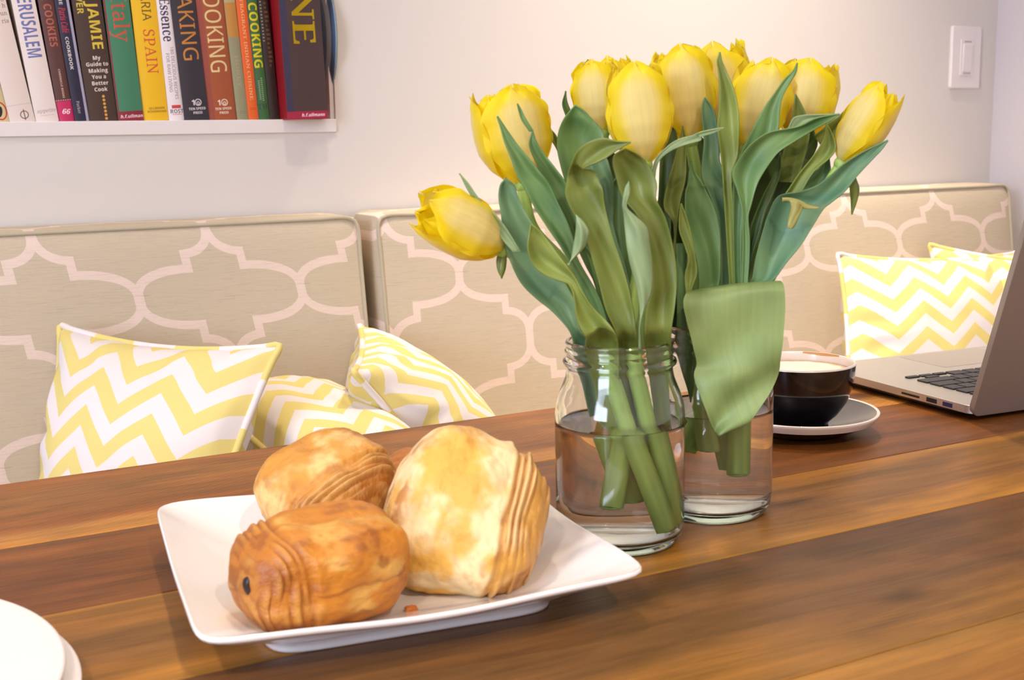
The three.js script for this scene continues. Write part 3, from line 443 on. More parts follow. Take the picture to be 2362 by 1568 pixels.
// ---------------------------------------------------------------- laptop
{
  const turn = -0.082, lap = thing('laptop', 'open silver laptop with black keys, screen back towards us', 'laptop', [0.9466, TOP, 0.6835], turn);
  // own axes: x across the keyboard, z from the front edge towards the hinge
  const WD = 0.359, DP = 0.2455, Y1 = 0.0155, alu = std('#c6c0b6', 0.36, { metalness: 0.75 }), key = std('#2b282b', 0.5), dark = std('#17161a', 0.5);
  const plate = new THREE.ExtrudeGeometry(roundRect(0, 0, WD, DP, 0.011), { depth: 0.0072, bevelEnabled: true, bevelThickness: 0.0006, bevelSize: 0.0005, bevelOffset: -0.0005, bevelSegments: 2, curveSegments: 10 }).rotateX(Math.PI / 2).translate(0, Y1 - 0.0006, 0);
  part('base_shell', plate, alu, lap);
  const bs = 7, under = grid(64, bs, (u, v) => { const a = u * 2 * Math.PI, n = 9, c = Math.cos(a), s = Math.sin(a), r = 1 / Math.pow(Math.pow(Math.abs(c), n) + Math.pow(Math.abs(s), n), 1 / n), k = v * Math.PI / 2, sx = WD / 2 - 0.0025 - 0.014 * (1 - Math.cos(k)), sz = DP / 2 - 0.0025 - 0.014 * (1 - Math.cos(k)); return V(WD / 2 + sx * r * c, Y1 - 0.0082 - 0.0058 * Math.sin(k), DP / 2 + sz * r * s); }, true);
  part('base_underside', clean([under, box(WD - 0.05, 0.0006, DP - 0.05, WD / 2, Y1 - 0.0139, DP / 2)]), std('#5a5450', 0.5, { metalness: 0.5 }), lap);
  for (const [x, z] of [[0.03, 0.03], [WD - 0.03, 0.03], [0.03, DP - 0.03], [WD - 0.03, DP - 0.03]]) part('foot', new THREE.CylinderGeometry(0.007, 0.0075, 0.0022, 24).translate(x, 0.0011, z), dark, lap);
  part('trackpad', new THREE.ExtrudeGeometry(roundRect(0.118, 0.006, 0.240, 0.082, 0.004), { depth: 0.0002, bevelEnabled: false }).rotateX(Math.PI / 2).translate(0, Y1 + 0.0002, 0), std('#a89f95', 0.42, { metalness: 0.4 }), lap, 'grey glass trackpad');
  // keys, row by row from the front edge; widths in key units
  const kb = new THREE.Group(); kb.name = 'keyboard'; lap.add(kb);
  const U = 0.0188, x0 = 0.038, gap = 0.0026, rows = [['h', 'H', 'h', 1.25, 1, 5, 1.25, 1, 1, 1], [2.4, 1, 1, 1, 1, 1, 1, 1, 1, 1, 1, 2.4], [1.8, 1, 1, 1, 1, 1, 1, 1, 1, 1, 1, 1, 1.8], [1, 1, 1, 1, 1, 1, 1, 1, 1, 1, 1, 1, 1, 1.5], [1.5, 1, 1, 1, 1, 1, 1, 1, 1, 1, 1, 1, 1, 1], [1, 1, 1, 1, 1, 1, 1, 1, 1, 1, 1, 1, 1, 1]];
  const geos = new Map(), keyGeo = (w, d) => { const k = w + '/' + d; if (!geos.has(k)) geos.set(k, new THREE.ExtrudeGeometry(roundRect(-w / 2, -d / 2, w / 2, d / 2, 0.0014), { depth: 0.0009, bevelEnabled: true, bevelThickness: 0.0004, bevelSize: 0.0004, bevelOffset: -0.0004, bevelSegments: 1, curveSegments: 3 }).rotateX(-Math.PI / 2)); return geos.get(k); };
  rows.forEach((row, r) => {
    let x = x0; const z = 0.1048 + r * U, short = r === 5;
    for (const k of row) {
      const w = typeof k === 'number' ? k * U : U, d = short ? U * 0.56 : U, add = (dz, dd) => { const m = part('key', keyGeo(+(w - gap).toFixed(5), +(dd - gap).toFixed(5)), key, kb); m.position.set(x + w / 2, Y1 + 0.0004, z + dz + dd / 2); };
      if (k === 'h') add(0, U * 0.5); else if (k === 'H') { add(0, U * 0.5); add(U * 0.5, U * 0.5); } else add(0, d);
      x += w;
    }
  });
  part('card_slot', rbox(0.0012, 0.0022, 0.026, 0.0004, 0.0001, Y1 - 0.0047, 0.160), dark, lap);
  part('video_port', rbox(0.0012, 0.0044, 0.0145, 0.0004, 0.0001, Y1 - 0.0044, 0.1905), dark, lap);
  part('usb_port', rbox(0.0012, 0.0044, 0.0130, 0.0004, 0.0001, Y1 - 0.0044, 0.2125), std('#2a2a55', 0.4), lap);
  const lid = new THREE.Group(); lid.name = 'screen_lid'; lid.position.set(0, Y1 + 0.0006, DP - 0.004); lid.rotation.x = 16.5 * Math.PI / 180; lap.add(lid);
  const LH = 0.243;
  part('lid_shell', new THREE.ExtrudeGeometry(roundRect(0, -0.010, WD, LH, 0.010), { depth: 0.0042, bevelEnabled: true, bevelThickness: 0.001, bevelSize: 0.001, bevelOffset: -0.001, bevelSegments: 3, curveSegments: 12 }).translate(0, 0, 0.0012), std('#b3aba2', 0.42, { metalness: 0.75 }), lid);
  part('screen', rbox(WD - 0.012, LH - 0.012, 0.0008, 0.0003, WD / 2, LH / 2, -0.0002), std('#15151a', 0.15), lid);
  part('hinge', new THREE.CylinderGeometry(0.0042, 0.0042, WD - 0.08, 20).rotateZ(Math.PI / 2).translate(WD / 2, Y1 - 0.003, DP - 0.0035), dark, lap);
}
// ---------------------------------------------------------------- mason jars with water
const jarGlass = new THREE.MeshPhysicalMaterial({ color: '#ffffff', roughness: 0.0, transmission: 1, thickness: 0.003, ior: 1.48, attenuationColor: new THREE.Color(0.80, 0.93, 0.84), attenuationDistance: 0.05 });
const waterMat = new THREE.MeshPhysicalMaterial({ color: '#ffffff', roughness: 0.0, transmission: 1, thickness: 0.08, ior: 1.333, attenuationColor: new THREE.Color(0.93, 0.96, 0.88), attenuationDistance: 0.25 });
const JARS = [[0.4481, 1.0386], [0.5439, 1.0176]];
function jar(label, [x, z], level) {
  const t = thing('mason_jar', label, 'jar', [x, TOP, z], 0.6, 'mason jars used as vases');
  const outer = [[0, 0.0022], [0.030, 0.0018], [0.0345, 0.0003], [0.038, 0.0006], [0.0412, 0.0035], [0.0437, 0.0088], [0.0446, 0.0155], [0.0448, 0.05], [0.0448, 0.0905], [0.0440, 0.0975], [0.0418, 0.1055], [0.0390, 0.1122], [0.0372, 0.1170], [0.0364, 0.1215], [0.0364, 0.1242], [0.0386, 0.1260], [0.0391, 0.1276], [0.0386, 0.1292], [0.0364, 0.1308], [0.0364, 0.1330], [0.0377, 0.1345], [0.0377, 0.1356], [0.0365, 0.1372], [0.0367, 0.1392], [0.0372, 0.1404], [0.0368, 0.1418]];
  const inner = [[0.0358, 0.1424], [0.0346, 0.1420], [0.0338, 0.1400], [0.0336, 0.1250], [0.0344, 0.1180], [0.0364, 0.1105], [0.0394, 0.1035], [0.0412, 0.0960], [0.0418, 0.0900], [0.0420, 0.05], [0.0418, 0.019], [0.0402, 0.0125], [0.036, 0.0085], [0.030, 0.0072], [0, 0.0080]];
  part('glass', lathe([...outer, ...inner], 128), jarGlass, t);
  const w = lathe([[0, 0.0076], [0.0302, 0.0068], [0.0363, 0.0081], [0.0405, 0.0122], [0.0421, 0.019], [0.0423, 0.05], [0.0423, level - 0.002], [0.0420, level + 0.0012], [0.0408, level + 0.0001], [0.036, level - 0.0006], [0, level - 0.0006]], 128);
  const wt = thing('jar_water', label.replace('glass mason jar', 'clear water in the jar'), 'water', [x, TOP, z], 0, 'water in the mason jars');
  part('water_body', w, waterMat, wt);
}
jar('glass mason jar nearer the square dish, in front of the other jar', JARS[0], 0.0845);
jar('glass mason jar standing behind the drooping broad leaf', JARS[1], 0.079);
// ---------------------------------------------------------------- tulips
// traced leaves: [tulip, kind, hollow, rows of left and right edge points in millimetres from stalk to tip]
const LEAVES = [
  [0, 'blue', 0.1, [429, 839, 1031, 440, 839, 1037, 422, 865, 1032, 436, 864, 1039, 415, 888, 1035, 429, 888, 1042, 406, 903, 1041, 413, 902, 1045, 397, 915, 1036, 410, 922, 1043, 388, 924, 1032, 406, 931, 1041, 379, 935, 1027, 400, 943, 1038, 373, 949, 1024, 393, 956, 1035, 369, 963, 1022, 388, 969, 1032, 368, 978, 1021, 383, 979, 1029, 367, 991, 1020, 378, 991, 1026, 368, 999, 1021, 376, 998, 1025, 370, 1002, 1022, 372, 1002, 1023, 371, 1004, 1022, 371, 1004, 1022]],
  [1, 'lime', 0.14, [428, 835, 1047, 439, 835, 1053, 424, 864, 1045, 438, 865, 1053, 414, 891, 1051, 432, 893, 1061, 403, 902, 1068, 419, 905, 1077, 398, 913, 1066, 414, 913, 1074, 397, 924, 1065, 407, 921, 1070, 396, 932, 1064, 401, 931, 1067, 393, 937, 1063, 398, 939, 1065, 385, 940, 1058, 393, 947, 1063, 379, 944, 1055, 388, 955, 1060, 374, 950, 1052, 383, 963, 1057, 371, 960, 1051, 378, 970, 1055, 372, 968, 1051, 375, 973, 1053, 373, 975, 1052, 373, 975, 1052]],
  [1, 'green', 0.1, [430, 890, 1048, 435, 890, 1051, 419, 923, 1043, 427, 922, 1047, 409, 948, 1037, 413, 952, 1040, 404, 959, 1034, 412, 962, 1039, 397, 971, 1031, 409, 973, 1037, 390, 984, 1027, 404, 985, 1034, 385, 995, 1024, 398, 999, 1031, 380, 1004, 1022, 394, 1005, 1029, 376, 1017, 1020, 386, 1017, 1025, 373, 1027, 1018, 379, 1027, 1021, 371, 1036, 1017, 374, 1035, 1018, 369, 1043, 1016, 369, 1043, 1016]],
  [2, 'green', 0.1, [439, 891, 1042, 443, 891, 1044, 428, 936, 1036, 437, 936, 1041, 416, 964, 1030, 421, 964, 1032, 411, 978, 1027, 419, 978, 1031, 405, 992, 1024, 414, 989, 1028, 400, 1001, 1021, 413, 998, 1028, 396, 1012, 1019, 407, 1008, 1025, 393, 1020, 1017, 401, 1018, 1021, 392, 1026, 1017, 396, 1027, 1019, 394, 1033, 1018, 394, 1033, 1018]],
  [3, 'olive', 0.1, [451, 826, 1048, 461, 826, 1053, 446, 861, 1046, 458, 861, 1052, 434, 889, 1055, 447, 889, 1062, 426, 902, 1069, 437, 902, 1075, 420, 918, 1066, 435, 918, 1074, 416, 935, 1064, 432, 935, 1072, 412, 951, 1062, 428, 951, 1070, 409, 964, 1060, 424, 965, 1068, 404, 977, 1057, 421, 978, 1066, 399, 987, 1055, 419, 988, 1065, 397, 994, 1054, 418, 995, 1065, 398, 1000, 1054, 417, 999, 1064, 399, 1005, 1054, 414, 1006, 1063, 398, 1013, 1061, 404, 1008, 1064, 399, 1020, 1066, 405, 1011, 1069, 405, 1026, 1071, 410, 1014, 1074, 411, 1028, 1077, 414, 1017, 1079, 417, 1026, 1082, 419, 1021, 1083, 424, 1025, 1088, 424, 1025, 1088]],
  [3, 'light', -0.14, [393, 949, 1063, 393, 949, 1063, 395, 952, 1063, 398, 954, 1065, 396, 959, 1064, 403, 960, 1068, 397, 966, 1065, 405, 967, 1069, 398, 973, 1065, 405, 971, 1069, 398, 977, 1065, 402, 977, 1067, 398, 981, 1065, 398, 981, 1065]],
  [2, 'green', 0.12, [451, 914, 1018, 457, 914, 1021, 433, 957, 1008, 446, 957, 1015, 428, 993, 1006, 444, 993, 1014, 424, 1009, 1004, 448, 1011, 1016, 422, 1023, 1002, 450, 1022, 1017, 423, 1033, 1003, 449, 1032, 1017, 426, 1041, 1005, 443, 1040, 1014, 430, 1046, 1006, 438, 1046, 1011, 433, 1050, 1008, 433, 1050, 1008]],
  [4, 'green', 0.1, [486, 1002, 959, 491, 1002, 962, 474, 1018, 953, 477, 1020, 954, 462, 1045, 947, 465, 1048, 948, 460, 1053, 945, 463, 1054, 947, 462, 1062, 947, 462, 1062, 947]],
  [4, 'green', 0.1, [491, 1002, 951, 495, 1002, 953, 485, 1042, 947, 487, 1042, 949, 477, 1073, 943, 481, 1076, 945, 479, 1080, 944, 481, 1082, 946, 482, 1085, 946, 482, 1085, 946]],
  [2, 'olive', 0.1, [459, 985, 979, 463, 984, 981, 446, 1007, 972, 447, 1008, 972, 440, 1022, 969, 442, 1022, 970, 436, 1030, 967, 441, 1030, 969, 434, 1038, 965, 434, 1038, 965]],
  [1, 'green', 0.1, [390, 1033, 1021, 392, 1033, 1022, 385, 1041, 1019, 388, 1041, 1020, 384, 1046, 1018, 386, 1046, 1019, 383, 1051, 1018, 383, 1051, 1018]],
  [3, 'blue', 0.1, [445, 889, 1051, 451, 889, 1054, 440, 933, 1048, 447, 933, 1052, 435, 971, 1045, 438, 971, 1047, 432, 985, 1044, 438, 984, 1047, 431, 998, 1043, 438, 998, 1047, 426, 1006, 1041, 436, 1008, 1046, 425, 1012, 1040, 434, 1015, 1045, 428, 1020, 1042, 428, 1020, 1042]],
  [3, 'olive', 0.12, [468, 830, 1055, 476, 830, 1060, 464, 862, 1053, 475, 862, 1059, 454, 888, 1062, 468, 888, 1070, 446, 901, 1072, 461, 903, 1080, 447, 915, 1072, 463, 919, 1081, 450, 931, 1074, 464, 933, 1082, 450, 948, 1074, 464, 948, 1081, 447, 964, 1072, 461, 962, 1080, 442, 978, 1070, 457, 977, 1078, 433, 991, 1065, 452, 989, 1075, 430, 1003, 1063, 453, 998, 1075, 428, 1012, 1062, 449, 1009, 1073, 429, 1017, 1063, 443, 1016, 1070, 435, 1021, 1066, 435, 1021, 1066]],
  [4, 'light', -0.12, [440, 890, 1073, 442, 890, 1074, 435, 910, 1082, 436, 911, 1082, 435, 920, 1082, 440, 923, 1084, 433, 934, 1081, 442, 933, 1086, 430, 947, 1079, 442, 948, 1086, 428, 958, 1078, 441, 961, 1085, 427, 971, 1077, 439, 972, 1084, 426, 981, 1077, 432, 980, 1080, 425, 986, 1077, 428, 985, 1078, 426, 993, 1077, 430, 993, 1079, 427, 998, 1078, 430, 998, 1079, 429, 1001, 1079, 429, 1001, 1079]],
  [4, 'dark', 0.1, [465, 884, 1027, 470, 884, 1030, 458, 914, 1024, 467, 914, 1029, 453, 945, 1021, 464, 945, 1027, 451, 968, 1020, 463, 968, 1026, 453, 987, 1021, 462, 987, 1026, 454, 997, 1022, 462, 996, 1026, 458, 1003, 1024, 458, 1003, 1024]],
  [4, 'dark', 0.1, [497, 878, 1011, 502, 878, 1013, 498, 941, 1011, 506, 941, 1016, 499, 987, 1012, 507, 987, 1016, 500, 1006, 1012, 509, 1006, 1017, 501, 1022, 1013, 511, 1024, 1018, 503, 1031, 1014, 509, 1033, 1017, 506, 1038, 1015, 506, 1038, 1015]],
  [4, 'olive', 0.1, [489, 913, 1035, 493, 913, 1037, 494, 968, 1037, 496, 968, 1038, 488, 980, 1034, 498, 984, 1039, 490, 995, 1035, 501, 999, 1041, 494, 1010, 1037, 501, 1013, 1041, 497, 1024, 1039, 501, 1025, 1041, 499, 1035, 1040, 499, 1035, 1040]],
  [2, 'dark', 0.1, [483, 911, 1014, 488, 911, 1017, 472, 955, 1009, 488, 954, 1017, 462, 988, 1003, 473, 988, 1009, 461, 1003, 1003, 472, 1003, 1008, 461, 1012, 1003, 468, 1014, 1006, 465, 1018, 1005, 465, 1018, 1005]],
  [5, 'light', 0.08, [459, 982, 1059, 462, 980, 1060, 462, 1012, 1060, 464, 1011, 1061, 470, 1022, 1064, 471, 1019, 1065, 476, 1026, 1067, 480, 1023, 1069, 485, 1029, 1072, 489, 1026, 1074, 486, 1030, 1073, 488, 1027, 1074, 495, 1032, 1078, 497, 1030, 1078, 502, 1033, 1081, 502, 1033, 1081]],
  [5, 'blue', 0.1, [526, 880, 1043, 532, 880, 1046, 529, 920, 1045, 537, 920, 1049, 529, 927, 1045, 539, 927, 1050, 529, 942, 1045, 544, 944, 1053, 528, 958, 1044, 546, 959, 1054, 525, 977, 1043, 545, 972, 1053, 520, 992, 1040, 541, 986, 1051, 518, 997, 1039, 540, 990, 1051, 517, 1005, 1038, 531, 1000, 1046, 517, 1015, 1039, 528, 1010, 1044, 518, 1025, 1039, 528, 1023, 1044, 517, 1039, 1038, 526, 1037, 1043, 517, 1048, 1038, 523, 1047, 1041, 518, 1054, 1039, 518, 1054, 1039]],
  [5, 'green', 0.1, [520, 881, 1046, 525, 881, 1048, 513, 920, 1042, 523, 919, 1047, 513, 925, 1042, 525, 927, 1048, 511, 943, 1041, 525, 947, 1049, 506, 962, 1038, 525, 964, 1048, 504, 974, 1037, 522, 979, 1046, 504, 989, 1037, 516, 992, 1043, 505, 995, 1038, 515, 994, 1043, 506, 1004, 1038, 510, 1003, 1040, 507, 1011, 1039, 507, 1011, 1039]],
  [6, 'lime', 0.12, [498, 902, 1051, 500, 902, 1052, 496, 921, 1050, 499, 924, 1051, 495, 933, 1049, 502, 935, 1053, 497, 945, 1050, 501, 945, 1053, 495, 954, 1049, 499, 957, 1052, 492, 965, 1047, 496, 971, 1050, 492, 983, 1048, 492, 983, 1048]],
  [6, 'green', 0.1, [510, 953, 1018, 516, 953, 1021, 511, 905, 1018, 516, 909, 1021, 511, 894, 1018, 517, 894, 1021, 512, 877, 1018, 522, 872, 1024, 515, 860, 1020, 522, 863, 1024, 518, 848, 1022, 522, 851, 1024, 520, 837, 1023, 520, 837, 1023]],
  [6, 'lime', 0.12, [533, 881, 1055, 535, 881, 1056, 527, 979, 1051, 532, 979, 1054, 525, 1002, 1051, 531, 1003, 1054, 524, 1017, 1050, 534, 1013, 1055, 522, 1034, 1049, 534, 1028, 1056, 523, 1047, 1049, 534, 1045, 1055, 523, 1060, 1049, 531, 1060, 1054, 522, 1072, 1049, 527, 1072, 1051, 521, 1078, 1049, 524, 1078, 1050, 523, 1084, 1049, 523, 1084, 1049]],
  [7, 'green', 0.1, [535, 881, 1056, 539, 881, 1058, 532, 979, 1054, 539, 978, 1058, 533, 1005, 1055, 548, 1009, 1063, 538, 1020, 1058, 555, 1024, 1067, 545, 1036, 1061, 558, 1032, 1068, 550, 1047, 1064, 559, 1045, 1069, 556, 1056, 1067, 561, 1054, 1070, 562, 1065, 1070, 565, 1063, 1072, 567, 1071, 1073, 568, 1070, 1074, 569, 1076, 1074, 569, 1076, 1074]],
  [7, 'green', 0.12, [529, 895, 1067, 531, 895, 1069, 530, 956, 1068, 534, 955, 1070, 529, 980, 1068, 533, 974, 1069, 527, 990, 1066, 534, 981, 1070, 523, 1003, 1064, 538, 996, 1072, 526, 1011, 1066, 545, 1009, 1076, 534, 1022, 1070, 551, 1017, 1079, 544, 1029, 1075, 560, 1024, 1084, 552, 1031, 1080, 567, 1029, 1088, 561, 1033, 1085, 575, 1034, 1092, 571, 1038, 1090, 582, 1038, 1096, 586, 1041, 1098, 586, 1041, 1098]],
  [7, 'light', 0.1, [562, 1029, 1068, 565, 1024, 1070, 566, 1032, 1070, 568, 1030, 1071, 569, 1039, 1072, 574, 1032, 1074, 574, 1041, 1074, 580, 1036, 1078, 584, 1041, 1080, 588, 1038, 1082, 595, 1041, 1086, 595, 1041, 1086]],
  [7, 'olive', 0.1, [599, 1027, 1060, 606, 1017, 1063, 606, 1033, 1063, 611, 1023, 1066, 608, 1036, 1064, 614, 1026, 1068, 614, 1040, 1067, 618, 1032, 1070, 619, 1045, 1070, 623, 1039, 1072, 625, 1049, 1073, 626, 1046, 1074, 629, 1054, 1075, 629, 1054, 1075]],
  [8, 'olive', 0.1, [576, 995, 1047, 589, 994, 1054, 583, 1030, 1051, 596, 1031, 1058, 585, 1040, 1052, 594, 1041, 1057, 586, 1049, 1053, 591, 1049, 1055, 587, 1056, 1053, 587, 1056, 1053]],
  [8, 'lime', 0.16, [550, 929, 1056, 553, 929, 1057, 561, 977, 1062, 568, 977, 1066, 568, 987, 1066, 577, 986, 1070, 577, 1001, 1070, 586, 1003, 1075, 585, 1012, 1074, 595, 1012, 1080, 590, 1021, 1077, 598, 1018, 1082, 592, 1028, 1078, 596, 1027, 1081, 592, 1035, 1079, 592, 1035, 1079]],
  [8, 'dark', 0.1, [571, 925, 1028, 576, 925, 1030, 583, 987, 1034, 594, 987, 1040, 588, 999, 1037, 601, 998, 1043, 587, 1011, 1036, 607, 1010, 1047, 594, 1021, 1040, 611, 1020, 1049, 601, 1026, 1044, 610, 1027, 1049, 609, 1031, 1048, 609, 1031, 1048]],
  [9, 'blue', 0.1, [561, 927, 1045, 564, 927, 1046, 578, 972, 1054, 587, 972, 1059, 584, 984, 1057, 596, 983, 1063, 592, 998, 1062, 603, 993, 1067, 599, 1004, 1065, 606, 1000, 1069, 605, 1012, 1069, 605, 1012, 1069]],
  [9, 'teal', 0.12, [530, 885, 1062, 533, 885, 1064, 533, 924, 1064, 541, 923, 1068, 538, 928, 1067, 551, 929, 1074, 541, 943, 1068, 559, 941, 1078, 544, 959, 1070, 569, 954, 1083, 548, 974, 1072, 576, 967, 1087, 554, 986, 1075, 582, 978, 1090, 567, 989, 1082, 586, 982, 1092, 577, 993, 1087, 594, 990, 1097, 585, 1000, 1092, 600, 998, 1100, 592, 1007, 1096, 606, 1005, 1103, 601, 1013, 1100, 611, 1012, 1106, 609, 1018, 1105, 615, 1017, 1108, 619, 1023, 1110, 619, 1023, 1110]],
  [8, 'dark', 0.1, [544, 882, 1047, 546, 882, 1048, 547, 929, 1049, 550, 930, 1050, 549, 952, 1050, 553, 949, 1052, 550, 962, 1050, 557, 962, 1054, 554, 974, 1052, 560, 976, 1056, 559, 988, 1055, 564, 987, 1058, 564, 999, 1058, 568, 1003, 1060, 568, 1016, 1060, 568, 1016, 1060]],
  [6, 'dark', 0.1, [546, 871, 991, 558, 870, 998, 537, 924, 987, 571, 923, 1005, 530, 963, 983, 565, 962, 1002, 530, 995, 983, 562, 994, 1000, 537, 1017, 986, 556, 1016, 997, 545, 1035, 991, 545, 1035, 991]],
  [5, 'dark', 0.1, [517, 876, 1010, 528, 876, 1016, 508, 915, 1005, 530, 914, 1017, 504, 953, 1003, 527, 952, 1015, 505, 987, 1004, 523, 986, 1013, 512, 1011, 1007, 512, 1011, 1007]],
  [8, 'dark', 0.1, [576, 868, 996, 581, 868, 999, 572, 922, 994, 598, 921, 1008, 574, 961, 995, 609, 960, 1014, 580, 1000, 998, 614, 999, 1017, 591, 1025, 1004, 611, 1022, 1015, 602, 1041, 1010, 602, 1041, 1010]],
  [3, 'dark', 0.1, [478, 878, 1000, 486, 878, 1005, 467, 929, 994, 494, 929, 1009, 464, 973, 993, 497, 972, 1010, 467, 1003, 994, 494, 1003, 1009, 480, 1027, 1002, 480, 1027, 1002]],
  [6, 'fold', 0.012, [553, 857, 1029, 561, 857, 1033, 537, 879, 1026, 565, 878, 1041, 523, 903, 1025, 575, 902, 1052, 511, 918, 1037, 564, 922, 1066, 499, 922, 1049, 554, 928, 1079, 491, 921, 1055, 550, 926, 1087, 488, 916, 1057, 549, 914, 1090, 491, 900, 1058, 548, 892, 1089, 494, 885, 1060, 547, 877, 1088, 497, 873, 1061, 547, 867, 1088, 495, 865, 1061, 543, 855, 1086, 499, 850, 1063, 535, 843, 1082, 503, 837, 1065, 527, 832, 1078, 507, 827, 1067, 517, 826, 1073, 510, 823, 1069, 510, 823, 1069]],
  [0, 'olive', 0.1, [371, 955, 1011, 375, 952, 1013, 370, 949, 1010, 375, 949, 1013, 370, 942, 1011, 374, 943, 1013, 372, 937, 1012, 372, 937, 1012]],
  [9, 'olive', 0.1, [610, 1003, 1082, 613, 1003, 1084, 612, 995, 1083, 615, 996, 1085, 611, 991, 1083, 617, 990, 1086, 612, 981, 1084, 616, 983, 1086, 613, 972, 1084, 613, 972, 1084]],
  [0, 'light', 0.1, [372, 956, 1029, 376, 956, 1031, 366, 964, 1026, 368, 972, 1026, 360, 976, 1022, 363, 979, 1024, 355, 984, 1020, 357, 985, 1021, 350, 991, 1017, 351, 993, 1018, 346, 998, 1015, 347, 1000, 1016, 342, 1007, 1013, 342, 1007, 1013]],
  [9, 'straw', 0.1, [546, 984, 1088, 546, 986, 1088, 550, 984, 1090, 551, 986, 1090, 555, 981, 1093, 555, 985, 1093, 561, 979, 1096, 562, 981, 1096, 568, 979, 1100, 568, 979, 1100]],
  [9, 'straw', 0.1, [550, 985, 1091, 558, 981, 1095, 551, 980, 1092, 557, 978, 1095, 550, 973, 1091, 555, 973, 1094, 549, 968, 1091, 553, 968, 1093, 549, 966, 1091, 552, 966, 1092]],
];
const HEADS = [
  [[373, 957, 1012], [316, 987, 1010], 40, 0.3, 0],
  [[407, 997, 979], [395, 1062, 973], 50, 0.9, 0.12],
  [[475, 1032, 976], [471, 1082, 974], 37, 0.2, 0],
  [[465, 1010, 1044], [461, 1075, 1036], 44, 0.5, 0],
  [[496, 1030, 976], [492, 1084, 963], 32, 0.1, 0],
  [[525, 1024, 1014], [519, 1089, 1005], 44, 0.55, 0.05],
  [[578, 1021, 997], [568, 1094, 986], 46, 0.2, 0.05],
  [[569, 1018, 1021], [586, 1079, 1024], 44, 0.5, 0.05],
  [[613, 1024, 1027], [621, 1080, 1032], 45, 0.15, 0.07],
  [[606, 1007, 1080], [626, 1058, 1103], 32, 0.45, 0],
];
const veins = dataTex(256, 128, (u, v) => { const n = 242 + 6 * N(u * 46, v * 0.8, 3) + 10 * N(u * 9, v * 1.2, 9) + 5 * N(u * 110, v * 2.5, 5); return [n, n, n]; });
const leafColors = { blue: ['#567b56', '#759362'], green: ['#5c8047', '#789858'], lime: ['#738135', '#8f9d4a'], olive: ['#67752d', '#808c3e'], light: ['#819966', '#98ac79'], dark: ['#425b2b', '#576e34'], teal: ['#537e5d', '#739667'], fold: ['#7f9456', '#96ab67'], straw: ['#9a944a', '#aca55d'] };
const leafMats = Object.fromEntries(Object.keys(leafColors).map((k) => [k, new THREE.MeshPhysicalMaterial({ color: '#ffffff', vertexColors: true, map: veins, roughness: 0.44, specularIntensity: 0.8 })]));
